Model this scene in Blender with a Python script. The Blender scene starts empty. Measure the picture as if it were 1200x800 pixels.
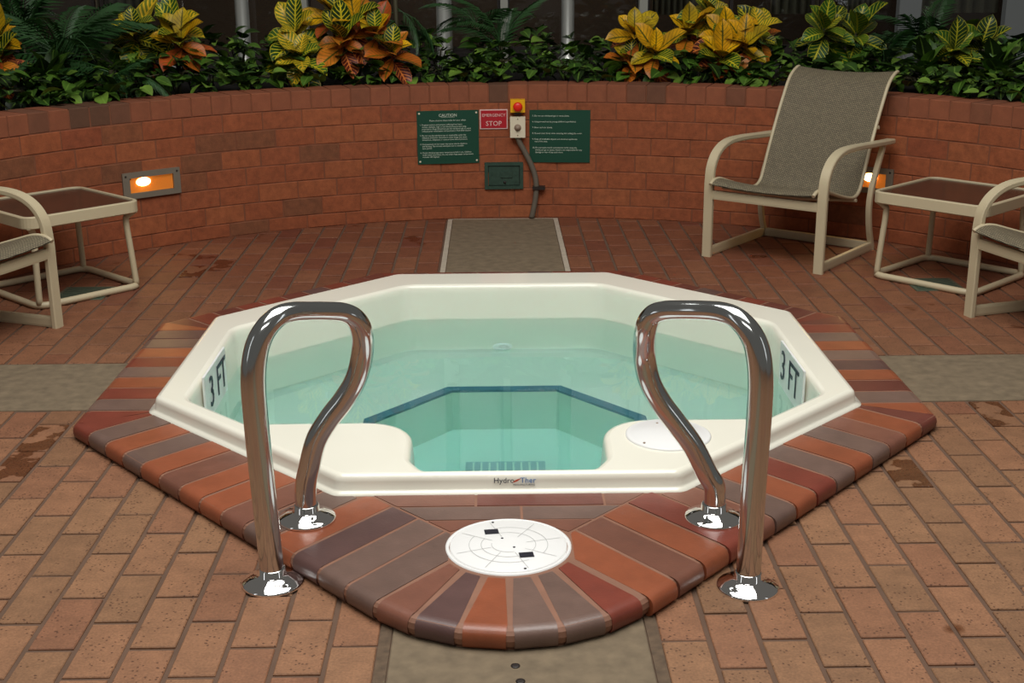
import bpy, bmesh, math, random
from mathutils import Vector, Matrix
from mathutils.geometry import tessellate_polygon

random.seed(7)
SC = bpy.context.scene
COL = SC.collection
PI = math.pi

# ------------------------------------------------------------------ camera
F_PX, PITCH, YAW, ROLL = 1510.555, 0.2985, 0.0138, -0.0060
CAM = Vector((-0.0483, 0.0, 1.5899))
FW = Vector((math.sin(YAW)*math.cos(PITCH), math.cos(YAW)*math.cos(PITCH), -math.sin(PITCH)))
RT0 = Vector((math.cos(YAW), -math.sin(YAW), 0))
UP0 = RT0.cross(FW)
RT = RT0*math.cos(ROLL) + UP0*math.sin(ROLL)
UP = UP0*math.cos(ROLL) - RT0*math.sin(ROLL)
cam = bpy.data.cameras.new('camera')
cam.sensor_fit = 'HORIZONTAL'; cam.sensor_width = 36.0
cam.lens = F_PX*36.0/1200.0
cam.clip_start = 0.05; cam.clip_end = 100
camo = bpy.data.objects.new('camera', cam); COL.objects.link(camo)
M = Matrix((RT, UP, -FW)).transposed().to_4x4(); M.translation = CAM
camo.matrix_world = M
SC.camera = camo

# ------------------------------------------------------------------ world, lights, exposure
SC.view_settings.view_transform = 'Standard'
SC.view_settings.look = 'None'
SC.view_settings.exposure = 0.0
SC.view_settings.gamma = 1.0
SC.view_settings.use_curve_mapping = False
w = bpy.data.worlds.new('atrium_air'); SC.world = w; w.use_nodes = True
bg = w.node_tree.nodes['Background']
bg.inputs[0].default_value = (1.0, 0.95, 0.88, 1); bg.inputs[1].default_value = 0.11
SC.cycles.max_bounces = 14; SC.cycles.diffuse_bounces = 7; SC.cycles.transmission_bounces = 12; SC.cycles.transparent_max_bounces = 16

def area(name, loc, target, sx, sy, power, col):
    l = bpy.data.lights.new(name, 'AREA'); l.shape = 'RECTANGLE'; l.size = sx; l.size_y = sy
    l.energy = power; l.color = col
    o = bpy.data.objects.new(name, l); COL.objects.link(o); o.location = loc
    d = Vector(target) - Vector(loc)
    o.rotation_euler = d.to_track_quat('-Z', 'Y').to_euler()
    return o
area('overhead_light', (0.0, 3.2, 4.7), (0.0, 3.5, 0), 4.2, 3.4, 285, (1.0, 0.985, 0.95))  # main daylight from the skylight over the tub
area('overhead_light', (-0.4, -0.8, 4.4), (0, 4.2, 0.2), 2.8, 0.5, 30, (1.0, 0.975, 0.93))  # unseen fill behind the camera, added to brighten the rail fronts

area('atrium_window', (-4.6, 0.8, 1.9), (0, 3.6, 0.4), 0.4, 2.6, 5, (0.95, 0.97, 1.0))
area('atrium_window', (4.6, 0.8, 1.9), (0, 3.6, 0.4), 0.4, 2.6, 5, (0.95, 0.97, 1.0))

# ------------------------------------------------------------------ pixel helpers (directions only)
def ray(px, py):
    return FW*F_PX + RT*(px-600) + UP*(400-py)
def G(px, py, z=0.0):
    d = ray(px, py); t = (z-CAM.z)/d.z
    return CAM + d*t
def RY(px, py, y):
    d = ray(px, py); t = (y-CAM.y)/d.y
    return CAM + d*t
def PX(P):
    d = Vector(P)-CAM; z = d.dot(FW)
    return (600+F_PX*d.dot(RT)/z, 400-F_PX*d.dot(UP)/z)
WC = Vector((0.087, 4.639)); WR = 3.091; WH = 0.80
def WALL(px, py, off=0.0):
    d = ray(px, py); R = WR-off
    ox, oy = CAM.x-WC.x, CAM.y-WC.y
    a = d.x**2+d.y**2; b = 2*(d.x*ox+d.y*oy); c = ox*ox+oy*oy-R*R
    t = (-b+math.sqrt(b*b-4*a*c))/(2*a)
    return CAM+d*t
def wall_frame(P):
    """rotation about z so that local -Y points into the court at a wall point"""
    return math.atan2(P.y-WC.y, P.x-WC.x)-PI/2

# ------------------------------------------------------------------ object helpers
def mesh(name, verts, faces, smooth=False):
    me = bpy.data.meshes.new(name); me.from_pydata([tuple(v) for v in verts], [], faces); me.update()
    if smooth:
        for p in me.polygons: p.use_smooth = True
    return me
def obj(name, me, mat=None, parent=None, loc=None, rot=None, color=None):
    o = bpy.data.objects.new(name, me); COL.objects.link(o)
    if mat is not None and me is not None and len(me.materials) == 0: me.materials.append(mat)
    if parent: o.parent = parent
    if loc is not None: o.location = loc
    if rot is not None: o.rotation_euler = rot
    if color: o.color = (*color, 1)
    return o
def tag(o, label=None, cat=None, group=None, kind=None):
    if label: o['label'] = label
    if cat: o['category'] = cat
    if group: o['group'] = group
    if kind: o['kind'] = kind
    return o
def thing(name, label, cat, loc=(0,0,0), rz=0, group=None):
    o = bpy.data.objects.new(name, None); COL.objects.link(o)
    o.empty_display_size = 0.1
    o.location = loc; o.rotation_euler = (0,0,rz)
    return tag(o, label, cat, group)
def copy_tree(o, parent=None):
    c = o.copy(); COL.objects.link(c); c.parent = parent
    for ch in list(o.children): copy_tree(ch, c)
    return c

class MB:
    def __init__(s): s.v = []; s.f = []; s.sm = []
    def add(s, v, f, smooth=False):
        n = len(s.v); s.v += [Vector(q) for q in v]
        s.f += [tuple(i+n for i in q) for q in f]; s.sm += [smooth]*len(f)
        return s
    def box(s, lo, hi, ch=0.0, mtx=None):
        (x0,y0,z0),(x1,y1,z1) = lo, hi
        if ch <= 0:
            v = [(x0,y0,z0),(x1,y0,z0),(x1,y1,z0),(x0,y1,z0),(x0,y0,z1),(x1,y0,z1),(x1,y1,z1),(x0,y1,z1)]
            f = [(3,2,1,0),(4,5,6,7),(0,1,5,4),(1,2,6,5),(2,3,7,6),(3,0,4,7)]
        else:
            c = ch
            v = [(x0,y0,z0),(x1,y0,z0),(x1,y1,z0),(x0,y1,z0),
                 (x0,y0,z1-c),(x1,y0,z1-c),(x1,y1,z1-c),(x0,y1,z1-c),
                 (x0+c,y0+c,z1),(x1-c,y0+c,z1),(x1-c,y1-c,z1),(x0+c,y1-c,z1)]
            f = [(3,2,1,0),(8,9,10,11)]
            for b in (0,4):
                for i in range(4):
                    j = (i+1)%4; f.append((b+i,b+j,b+4+j,b+4+i))
        if mtx is not None: v = [mtx @ Vector(q) for q in v]
        return s.add(v, f)
    def tube(s, pts, r, n=10, cap=True, rr=None, up=Vector((0,0,1)), sect=None, smooth=True, closed=False):
        pts = [Vector(p) for p in pts]; m = len(pts)
        if sect is None: sect = [(math.cos(2*PI*k/n), math.sin(2*PI*k/n)) for k in range(n)]
        n = len(sect); rings = []; prev = None
        for i, p in enumerate(pts):
            if closed: t = pts[(i+1)%m]-pts[i-1]
            else: t = pts[min(i+1,m-1)]-pts[max(i-1,0)]
            t.normalize()
            if prev is None:
                a = up.cross(t)
                if a.length < 1e-4: a = Vector((1,0,0)).cross(t)
                a.normalize()
            else:
                a = prev-t*prev.dot(t); a.normalize()
            b = t.cross(a); prev = a
            q = r if rr is None else rr[i]
            if not isinstance(q, tuple): q = (q, q)
            rings.append([p+a*(c*q[0])+b*(d*q[1]) for c, d in sect])
        v = [x for rg in rings for x in rg]; f = []
        for i in range(m if closed else m-1):
            i2 = (i+1)%m
            for k in range(n):
                k2 = (k+1)%n
                f.append((i*n+k, i*n+k2, i2*n+k2, i2*n+k))
        s.add(v, f, smooth)
        if cap and not closed:
            base = len(s.v)-len(v)
            s.f.append(tuple(base+k for k in range(n-1,-1,-1))); s.sm.append(False)
            s.f.append(tuple(base+(m-1)*n+k for k in range(n))); s.sm.append(False)
        return s
    def lathe(s, prof, n=32, loc=(0,0,0), smooth=True, mtx=None):
        v = []; f = []
        for r, z in prof:
            for k in range(n):
                a = 2*PI*k/n; q = Vector((r*math.cos(a), r*math.sin(a), z))
                v.append((mtx @ q if mtx is not None else q)+Vector(loc))
        for i in range(len(prof)-1):
            for k in range(n):
                k2 = (k+1)%n; f.append((i*n+k, i*n+k2, (i+1)*n+k2, (i+1)*n+k))
        s.add(v, f, smooth)
        base = len(s.v)-len(v)
        if prof[-1][0] > 1e-5:
            s.f.append(tuple(base+(len(prof)-1)*n+k for k in range(n))); s.sm.append(False)
        return s
    def me(s, name):
        m = mesh(name, s.v, s.f)
        for p, q in zip(m.polygons, s.sm): p.use_smooth = q
        return m
    def build(s, name, mat, parent=None, **k):
        return obj(name, s.me(name), mat, parent, **k)
RECT = [(-1,-1),(1,-1),(1,1),(-1,1)]
RRECT = [(-1,-.6),(-.85,-1),(.85,-1),(1,-.6),(1,.6),(.85,1),(-.85,1),(-1,.6)]
def smoothpath(P, k=6, closed=False):
    P = [Vector(p) for p in P]; n = len(P); out = []
    for i in range(n if closed else n-1):
        if closed: a,b,c,d = P[i-1],P[i],P[(i+1)%n],P[(i+2)%n]
        else: a,b,c,d = P[max(i-1,0)],P[i],P[i+1],P[min(i+2,n-1)]
        for j in range(k):
            t = j/k; t2 = t*t; t3 = t2*t
            out.append(0.5*((2*b)+(c-a)*t+(2*a-5*b+4*c-d)*t2+(3*b-a-3*c+d)*t3))
    if not closed: out.append(P[-1])
    return out
def fillet(poly, rads, seg=6):
    """round the corners of a 2D polygon; fixed count per corner"""
    out = []; n = len(poly)
    for i in range(n):
        p = Vector(poly[i]); a = (Vector(poly[i-1])-p); b = (Vector(poly[(i+1)%n])-p)
        r = rads[i] if isinstance(rads, (list, tuple)) else rads
        if r <= 0: out.append(p); continue
        la, lb = a.length, b.length; a.normalize(); b.normalize()
        ang = a.angle(b); d = min(r/math.tan(ang/2), la*.49, lb*.49); r2 = d*math.tan(ang/2)
        bis = (a+b).normalized(); c = p+bis*(r2/math.sin(ang/2))
        s0 = p+a*d-c; s1 = p+b*d-c
        a0 = math.atan2(s0.y, s0.x); a1 = math.atan2(s1.y, s1.x)
        da = (a1-a0+PI)%(2*PI)-PI
        for k in range(seg+1):
            t = a0+da*k/seg; out.append(c+Vector((math.cos(t), math.sin(t)))*r2)
    return out
def offset_loop(L, d):
    """offset of a ccw loop outward by d (vertex normals)"""
    n = len(L); out = []
    for i in range(n):
        e1 = (L[i]-L[i-1]); e2 = (L[(i+1)%n]-L[i])
        if e1.length < 1e-7: e1 = e2
        if e2.length < 1e-7: e2 = e1
        e1 = e1.normalized(); e2 = e2.normalized()
        nn = Vector((e1.y+e2.y, -e1.x-e2.x)); nn.normalize()
        out.append(L[i]+nn*d)
    return out
def clip(poly, p, nrm):
    """keep the side (q-p).nrm >= 0"""
    out = []; n = len(poly)
    for i in range(n):
        a, b = poly[i], poly[(i+1)%n]; da = (a-p).dot(nrm); db = (b-p).dot(nrm)
        if da >= 0: out.append(a)
        if (da >= 0) != (db >= 0): out.append(a+(b-a)*(da/(da-db)))
    return out
def parea(p):
    return 0.5*sum(p[i-1].x*p[i].y-p[i].x*p[i-1].y for i in range(len(p)))
def ccw(p): return p if parea(p) > 0 else p[::-1]
def ring_fill(outer, inner, z):
    """triangulated flat ring between two loops"""
    v = [Vector((q.x,q.y,z)) for q in outer]+[Vector((q.x,q.y,z)) for q in inner]
    tris = tessellate_polygon([[Vector((q.x,q.y,0)) for q in outer], [Vector((q.x,q.y,0)) for q in inner]])
    f = []
    for t in tris:
        a,b,c = (v[i] for i in t)
        f.append(tuple(t) if (b-a).cross(c-a).z > 0 else (t[0],t[2],t[1]))
    return v, f
def poly_fill(loop, z):
    v = [Vector((q.x,q.y,z)) for q in loop]; f = []
    for t in tessellate_polygon([[Vector((q.x,q.y,0)) for q in loop]]):
        a,b,c = (v[i] for i in t)
        f.append(tuple(t) if (b-a).cross(c-a).z > 0 else (t[0],t[2],t[1]))
    return v, f

# ------------------------------------------------------------------ materials
def srgb(r, g, b):
    f = lambda c: c/12.92 if c <= .04045 else ((c+.055)/1.055)**2.4
    return (f(r/255), f(g/255), f(b/255))
def newmat(name):
    m = bpy.data.materials.new(name); m.use_nodes = True
    nt = m.node_tree; b = nt.nodes['Principled BSDF']
    return m, nt, b
def N(nt, t, **k):
    n = nt.nodes.new(t)
    for a, v in k.items():
        if a.startswith('in_'):
            key = a[3:]; n.inputs[int(key) if key.isdigit() else key].default_value = v
        else: setattr(n, a, v)
    return n
def mixc(nt, fac, a, b, blend='MIX'):
    n = nt.nodes.new('ShaderNodeMix'); n.data_type = 'RGBA'; n.blend_type = blend
    for s, v in ((0, fac), (6, a), (7, b)):
        if hasattr(v, 'links') or hasattr(v, 'is_linked'): nt.links.new(v, n.inputs[s])
        else: n.inputs[s].default_value = v if s == 0 else (*v[:3], 1)
    return n.outputs[2]
def ramp(nt, fac, stops, interp='LINEAR'):
    n = nt.nodes.new('ShaderNodeValToRGB'); cr = n.color_ramp; cr.interpolation = interp
    while len(cr.elements) < len(stops): cr.elements.new(0.5)
    for e, (p, c) in zip(cr.elements, stops): e.position = p; e.color = (*c, 1)
    nt.links.new(fac, n.inputs[0]); return n.outputs[0]
def math_(nt, op, a, b=None):
    n = nt.nodes.new('ShaderNodeMath'); n.operation = op
    for i, v in enumerate((a, b)):
        if v is None: continue
        if hasattr(v, 'is_linked'): nt.links.new(v, n.inputs[i])
        else: n.inputs[i].default_value = v
    return n.outputs[0]
def plain(name, col, rough=0.5, metal=0.0, noise=0.0, nscale=20, bump=0.0, coat=0.0, spec=0.5):
    m, nt, b = newmat(name)
    b.inputs['Roughness'].default_value = rough; b.inputs['Metallic'].default_value = metal
    b.inputs['Coat Weight'].default_value = coat
    b.inputs['Specular IOR Level'].default_value = spec
    geo = N(nt, 'ShaderNodeNewGeometry')
    nz = N(nt, 'ShaderNodeTexNoise'); nz.inputs['Scale'].default_value = nscale; nz.inputs['Detail'].default_value = 5
    nt.links.new(geo.outputs['Position'], nz.inputs['Vector'])
    if noise > 0:
        c = mixc(nt, nz.outputs['Fac'], tuple(x*(1-noise) for x in col), tuple(min(1,x*(1+noise)) for x in col))
        nt.links.new(c, b.inputs['Base Color'])
    else: b.inputs['Base Color'].default_value = (*col, 1)
    if bump > 0:
        bp = N(nt, 'ShaderNodeBump'); bp.inputs['Strength'].default_value = bump; bp.inputs['Distance'].default_value = 0.004
        nt.links.new(nz.outputs['Fac'], bp.inputs['Height']); nt.links.new(bp.outputs[0], b.inputs['Normal'])
    return m
def rnd01(nt):
    oi = N(nt, 'ShaderNodeObjectInfo'); ge = N(nt, 'ShaderNodeNewGeometry')
    s = math_(nt, 'ADD', oi.outputs['Random'], ge.outputs['Random Per Island'])
    return math_(nt, 'FRACT', s), ge, oi
def brick_mat(name, stops, rough, speck=0.0, mott=0.25, mscale=14, bump=0.35, usecolor=False, spec=0.4, back_red_dim=None, wet=False, wlo=.66, wsc=2.6):
    m, nt, b = newmat(name)
    r, ge, oi = rnd01(nt)
    base = oi.outputs['Color'] if usecolor else ramp(nt, r, stops)
    pos = ge.outputs['Position']
    if back_red_dim:
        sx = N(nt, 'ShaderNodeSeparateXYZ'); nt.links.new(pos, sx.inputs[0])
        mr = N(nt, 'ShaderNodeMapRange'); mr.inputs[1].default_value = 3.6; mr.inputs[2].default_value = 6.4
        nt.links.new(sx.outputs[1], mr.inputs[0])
        red = ramp(nt, r, back_red_dim)
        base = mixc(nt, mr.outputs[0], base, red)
    n1 = N(nt, 'ShaderNodeTexNoise'); n1.inputs['Scale'].default_value = mscale; n1.inputs['Detail'].default_value = 6; n1.inputs['Roughness'].default_value = .65
    nt.links.new(pos, n1.inputs['Vector'])
    v = ramp(nt, n1.outputs['Fac'], [(0.25, (1-mott,)*3), (0.75, (1+mott*.6,)*3)])
    base = mixc(nt, 1.0, base, v, 'MULTIPLY')
    n2 = N(nt, 'ShaderNodeTexNoise'); n2.inputs['Scale'].default_value = 150; n2.inputs['Detail'].default_value = 3
    nt.links.new(pos, n2.inputs['Vector'])
    if speck > 0:
        n3 = N(nt, 'ShaderNodeTexVoronoi'); n3.inputs['Scale'].default_value = 75; n3.inputs['Randomness'].default_value = 1
        nt.links.new(pos, n3.inputs['Vector'])
        sp = math_(nt, 'LESS_THAN', n3.outputs['Distance'], 0.23)
        n4 = N(nt, 'ShaderNodeTexNoise'); n4.inputs['Scale'].default_value = 9; nt.links.new(pos, n4.inputs['Vector'])
        sp = math_(nt, 'MULTIPLY', sp, math_(nt, 'GREATER_THAN', n4.outputs['Fac'], 0.5))
        sp = math_(nt, 'MULTIPLY', sp, speck)
        base = mixc(nt, sp, base, srgb(70, 40, 25))
        g = ramp(nt, n2.outputs['Fac'], [(0.3, (.8,)*3), (0.7, (1.12,)*3)])
        base = mixc(nt, 1.0, base, g, 'MULTIPLY')
    if wet:
        n5 = N(nt, 'ShaderNodeTexNoise'); n5.inputs['Scale'].default_value = wsc; n5.inputs['Detail'].default_value = 3
        nt.links.new(pos, n5.inputs['Vector'])
        wm = ramp(nt, n5.outputs['Fac'], [(wlo, (0,0,0)), (wlo+.03, (1,1,1))])
        base = mixc(nt, wm, base, mixc(nt, 1.0, base, (.5,.4,.33), 'MULTIPLY'))
        rg = N(nt, 'ShaderNodeMapRange'); rg.inputs[3].default_value = rough; rg.inputs[4].default_value = .18
        nt.links.new(wm, rg.inputs[0]); nt.links.new(rg.outputs[0], b.inputs['Roughness'])
    else: b.inputs['Roughness'].default_value = rough
    nt.links.new(base, b.inputs['Base Color'])
    b.inputs['Specular IOR Level'].default_value = spec
    bp = N(nt, 'ShaderNodeBump'); bp.inputs['Strength'].default_value = bump; bp.inputs['Distance'].default_value = 0.003
    nt.links.new(n2.outputs['Fac'], bp.inputs['Height']); nt.links.new(bp.outputs[0], b.inputs['Normal'])
    return m

MAT = {}
FRONT = [(0, srgb(134,98,70)), (.35, srgb(145,106,76)), (.7, srgb(147,104,75)), (1, srgb(135,91,66))]
BACK = [(0, srgb(118,70,48)), (.5, srgb(126,74,50)), (.8, srgb(132,84,58)), (1, srgb(114,62,44))]  # redder bricks at the back; weaker light there also put into these tones
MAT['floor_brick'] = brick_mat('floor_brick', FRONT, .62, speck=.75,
    back_red_dim=BACK, wet=True)
MAT['wall_brick'] = brick_mat('wall_brick', [(0, srgb(124,76,50)), (.05, srgb(136,80,50)), (.10, srgb(148,80,48)), (.6, srgb(154,84,50)), (.85, srgb(158,90,54)), (1, srgb(142,74,46))], .75, mott=.34, mscale=26, bump=.4)
MAT['header_brick'] = brick_mat('header_brick', [(0, srgb(96,66,48)), (.16, srgb(112,72,52)), (.3, srgb(138,80,54)), (1, srgb(146,84,56))], .75, mott=.2, bump=.25)
MAT['coping_brick'] = brick_mat('coping_brick', None, .34, mott=.22, mscale=10, bump=.12, usecolor=True, spec=.55)
MAT['grout'] = plain('grout', srgb(98,74,58), .85, noise=.3, nscale=9, bump=.3)
MAT['wall_grout'] = plain('wall_grout', srgb(124,74,50), .9, noise=.2, nscale=9)
MAT['coping_grout'] = plain('coping_grout', srgb(138,98,78), .6, noise=.3, nscale=12, bump=.3)
MAT['white_grout'] = plain('white_grout', srgb(176,164,146), .85, noise=.3, nscale=25, bump=.3)
MAT['dirty_grout'] = plain('dirty_grout', srgb(92,74,56), .8, noise=.6, nscale=40, bump=.6)
MAT['concrete'] = plain('concrete', srgb(116,101,80), .85, noise=.5, nscale=22, bump=.6)
MAT['gelcoat'] = plain('gelcoat', srgb(243,240,224), .22, noise=.02, nscale=3, coat=.3)
MAT['stripe'] = plain('stripe', srgb(84,128,146), .4)
MAT['white_plastic'] = plain('white_plastic', srgb(238,238,236), .35)
MAT['grey_line'] = plain('grey_line', srgb(196,196,194), .5)
MAT['dark_hole'] = plain('dark_hole', srgb(34,34,44), .4)
MAT['chrome'] = plain('chrome', (.62,.645,.64), .12, metal=1.0)
MAT['polished'] = plain('polished', (.90,.89,.87), .03, metal=1.0)
MAT['cream_metal'] = plain('cream_metal', srgb(196,182,150), .42, noise=.05, nscale=8)
MAT['dark_green'] = plain('dark_green', srgb(12,68,50), .45)
MAT['sign_text'] = plain('sign_text', srgb(214,224,206), .5)
MAT['sign_red'] = plain('sign_red', srgb(176,22,38), .45)
MAT['sign_edge'] = plain('sign_edge', srgb(226,196,190), .5)
MAT['yellow'] = plain('yellow', srgb(238,180,10), .4)
MAT['red_button'] = plain('red_button', srgb(232,40,24), .35)
MAT['ivory'] = plain('ivory', srgb(226,216,190), .4)
MAT['dial'] = plain('dial', srgb(150,130,112), .4)
MAT['conduit'] = plain('conduit', srgb(104,96,84), .5, noise=.1)
MAT['black_metal'] = plain('black_metal', srgb(36,28,24), .5)
MAT['verdigris'] = plain('verdigris', srgb(54,78,66), .5, metal=.3, noise=.45, nscale=40, bump=.3)
MAT['drain'] = plain('drain', srgb(84,92,76), .5, metal=.2, noise=.45, nscale=60, bump=.3)
MAT['alu'] = plain('alu', srgb(128,120,106), .5, metal=.2, noise=.1)
MAT['navy'] = plain('navy', srgb(22,34,58), .5)
MAT['logo_blue'] = plain('logo_blue', srgb(58,120,190), .5)
MAT['logo_red'] = plain('logo_red', srgb(214,82,40), .5)
MAT['soil'] = plain('soil', srgb(26,20,15), .9, noise=.4, bump=.5)
MAT['stem'] = plain('stem', srgb(62,58,34), .7, noise=.2)
MAT['white_column'] = plain('white_column', srgb(214,216,210), .28, metal=.75)
MAT['white_frame'] = plain('white_frame', srgb(170,170,160), .5)
MAT['frame_grey'] = plain('frame_grey', srgb(128,132,132), .4)
MAT['interior'] = plain('interior', srgb(58,44,34), .8, noise=.35, nscale=2.5)
MAT['curtain'] = plain('curtain', srgb(150,142,120), .9, noise=.2, nscale=6)

def emis(name, col, s):
    m, nt, b = newmat(name)
    b.inputs['Base Color'].default_value = (*col, 1)
    b.inputs['Emission Color'].default_value = (*col, 1); b.inputs['Emission Strength'].default_value = s
    return m
MAT['bulb'] = emis('bulb', srgb(255,232,170), 9.0)
MAT['reflector'] = emis('reflector', srgb(250,150,58), 0.22)

def glass_mat(name, col, alpha, rough=.05):
    m, nt, b = newmat(name)
    nt.nodes.remove(b); out = nt.nodes['Material Output']
    tr = N(nt, 'ShaderNodeBsdfTransparent'); tr.inputs[0].default_value = (*col, 1)
    gl = N(nt, 'ShaderNodeBsdfGlossy'); gl.inputs['Roughness'].default_value = rough
    fr = N(nt, 'ShaderNodeFresnel'); fr.inputs[0].default_value = 1.5
    mx = N(nt, 'ShaderNodeMixShader')
    f2 = math_(nt, 'MULTIPLY', fr.outputs[0], alpha)
    nt.links.new(f2, mx.inputs[0]); nt.links.new(tr.outputs[0], mx.inputs[1]); nt.links.new(gl.outputs[0], mx.inputs[2])
    nt.links.new(mx.outputs[0], out.inputs[0]); return m
MAT['window_glass'] = glass_mat('window_glass', (.75,.78,.78), 1.0, .02)
MAT['lamp_glass'] = glass_mat('lamp_glass', (.97,.95,.9), .4, .05)
# patterned tinted table glass
m, nt, b = newmat('table_glass')
b.inputs['Base Color'].default_value = (*srgb(74,54,44), 1); b.inputs['Roughness'].default_value = .16
b.inputs['Transmission Weight'].default_value = .25; b.inputs['Alpha'].default_value = .82
MAT['table_glass'] = m
# water: refracting surface with absorbing body
m, nt, b = newmat('spa_water')
b.inputs['Base Color'].default_value = (1,1,1,1); b.inputs['Roughness'].default_value = 0.0
b.inputs['IOR'].default_value = 1.333; b.inputs['Transmission Weight'].default_value = 1.0
va = N(nt, 'ShaderNodeVolumeAbsorption'); va.inputs[0].default_value = (.0,.96,1.0,1); va.inputs[1].default_value = .40
nt.links.new(va.outputs[0], nt.nodes['Material Output'].inputs['Volume'])
ge = N(nt, 'ShaderNodeNewGeometry')
nz = N(nt, 'ShaderNodeTexNoise'); nz.inputs['Scale'].default_value = 5; nz.inputs['Detail'].default_value = 2
nt.links.new(ge.outputs['Position'], nz.inputs['Vector'])
bp = N(nt, 'ShaderNodeBump'); bp.inputs['Strength'].default_value = .018; bp.inputs['Distance'].default_value = .02
nt.links.new(nz.outputs['Fac'], bp.inputs['Height']); nt.links.new(bp.outputs[0], b.inputs['Normal'])
MAT['water'] = m
# woven sling fabric
m, nt, b = newmat('sling')
uv = N(nt, 'ShaderNodeUVMap')
mp = N(nt, 'ShaderNodeMapping'); mp.inputs['Scale'].default_value = (38, 58, 1); mp.inputs['Rotation'].default_value = (0,0,.08)
nt.links.new(uv.outputs[0], mp.inputs[0])
br = N(nt, 'ShaderNodeTexBrick'); br.inputs['Scale'].default_value = 1.0; br.inputs['Mortar Size'].default_value = .09
br.inputs['Color1'].default_value = (*srgb(140,128,102),1); br.inputs['Color2'].default_value = (*srgb(120,110,88),1); br.inputs['Mortar'].default_value = (*srgb(72,64,50),1)
br.inputs['Brick Width'].default_value = .9; br.inputs['Row Height'].default_value = .5
nt.links.new(mp.outputs[0], br.inputs['Vector']); nt.links.new(br.outputs[0], b.inputs['Base Color'])
b.inputs['Roughness'].default_value = .7
bp = N(nt, 'ShaderNodeBump'); bp.inputs['Strength'].default_value = .4; bp.inputs['Distance'].default_value = .002; bp.invert = True
nt.links.new(br.outputs['Fac'], bp.inputs['Height']); nt.links.new(bp.outputs[0], b.inputs['Normal'])
MAT['sling'] = m
def leaf_mat(name, vein, vein_w=.16, croton=True, tip=None, freq=8.0):
    """base from the object's colour, veins from the leaf's own uv"""
    m, nt, b = newmat(name)
    oi = N(nt, 'ShaderNodeObjectInfo'); uv = N(nt, 'ShaderNodeUVMap')
    sx = N(nt, 'ShaderNodeSeparateXYZ'); nt.links.new(uv.outputs[0], sx.inputs[0])
    u = math_(nt, 'ABSOLUTE', math_(nt, 'SUBTRACT', sx.outputs[0], .5))
    base = oi.outputs['Color']
    if tip:
        base = mixc(nt, ramp(nt, sx.outputs[1], [(0.35, (0,0,0)), (.95, (1,1,1))]), base, tip)
    mid = math_(nt, 'LESS_THAN', u, .045)
    if croton:
        d = math_(nt, 'FRACT', math_(nt, 'SUBTRACT', math_(nt, 'MULTIPLY', sx.outputs[1], freq), math_(nt, 'MULTIPLY', u, 4.5)))
        side = math_(nt, 'LESS_THAN', d, vein_w*2)
        side = math_(nt, 'MULTIPLY', side, math_(nt, 'LESS_THAN', u, .43))
        rim = math_(nt, 'GREATER_THAN', u, .46)
        f = math_(nt, 'MAXIMUM', math_(nt, 'MAXIMUM', mid, side), math_(nt, 'MULTIPLY', rim, .6))
    else: f = math_(nt, 'MULTIPLY', mid, .5)
    col = mixc(nt, f, base, vein)
    ge = N(nt, 'ShaderNodeNewGeometry'); nz = N(nt, 'ShaderNodeTexNoise'); nz.inputs['Scale'].default_value = 12
    nt.links.new(ge.outputs['Position'], nz.inputs['Vector'])
    col = mixc(nt, 1.0, col, ramp(nt, nz.outputs['Fac'], [(.3, (.6,.6,.6)), (.7, (1.15,1.15,1.1))]), 'MULTIPLY')
    nt.links.new(col, b.inputs['Base Color'])
    b.inputs['Roughness'].default_value = .42; b.inputs['Specular IOR Level'].default_value = .3
    return m
MAT['croton_green'] = leaf_mat('croton_green', srgb(206,190,40), .13)
MAT['croton_yellow'] = leaf_mat('croton_yellow', srgb(226,184,40), .22)
MAT['croton_spot'] = leaf_mat('croton_spot', srgb(92,88,16), .06)
MAT['croton_dark'] = leaf_mat('croton_dark', srgb(186,178,44), .075)
MAT['croton_red'] = leaf_mat('croton_red', srgb(226,130,60), .12)
MAT['pothos'] = leaf_mat('pothos', srgb(130,170,70), croton=False)
MAT['palm'] = plain('palm', srgb(38,74,32), .45, noise=.35, nscale=6)

# ================================================================== STRUCTURE
ZC = 0.0565; ZR = 0.1126
CX, CY = -0.011, 4.7015
def octa(a, cx=CX, cy=CY):
    k = a*math.tan(PI/8)
    return [Vector((cx+x, cy+y)) for x, y in ((-k,-a),(k,-a),(a,-k),(a,k),(k,a),(-k,a),(-a,k),(-a,-k))]
A_COP = 1.467
FC = Vector((-0.018, 3.127)); FR = 0.448; LIDR = 0.155
co = octa(A_COP)
VL = co[7]; VR = co[2]
def tangent(V, side):
    d = FC-V; L = d.length; al = math.asin(FR/L)
    base = math.atan2(d.y, d.x); t = base+(-al if side < 0 else al)
    ln = math.sqrt(L*L-FR*FR)
    return V+Vector((math.cos(t), math.sin(t)))*ln
TL = tangent(VL, -1); TR = tangent(VR, 1)
aL = math.atan2(TL.y-FC.y, TL.x-FC.x); aR = math.atan2(TR.y-FC.y, TR.x-FC.x)
if aL > 0: aL -= 2*PI
if aR > 0: aR -= 2*PI
arc = [FC+Vector((math.cos(aL+(aR-aL)*k/24), math.sin(aL+(aR-aL)*k/24)))*FR for k in range(25)]
cop_outline = arc+[co[2], co[3], co[4], co[5], co[6], co[7]]      # ccw
def in_poly(p, P):
    c = False; n = len(P)
    for i in range(n):
        a, b = P[i-1], P[i]
        if (a.y > p.y) != (b.y > p.y) and p.x < (b.x-a.x)*(p.y-a.y)/(b.y-a.y)+a.x: c = not c
    return c

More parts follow.
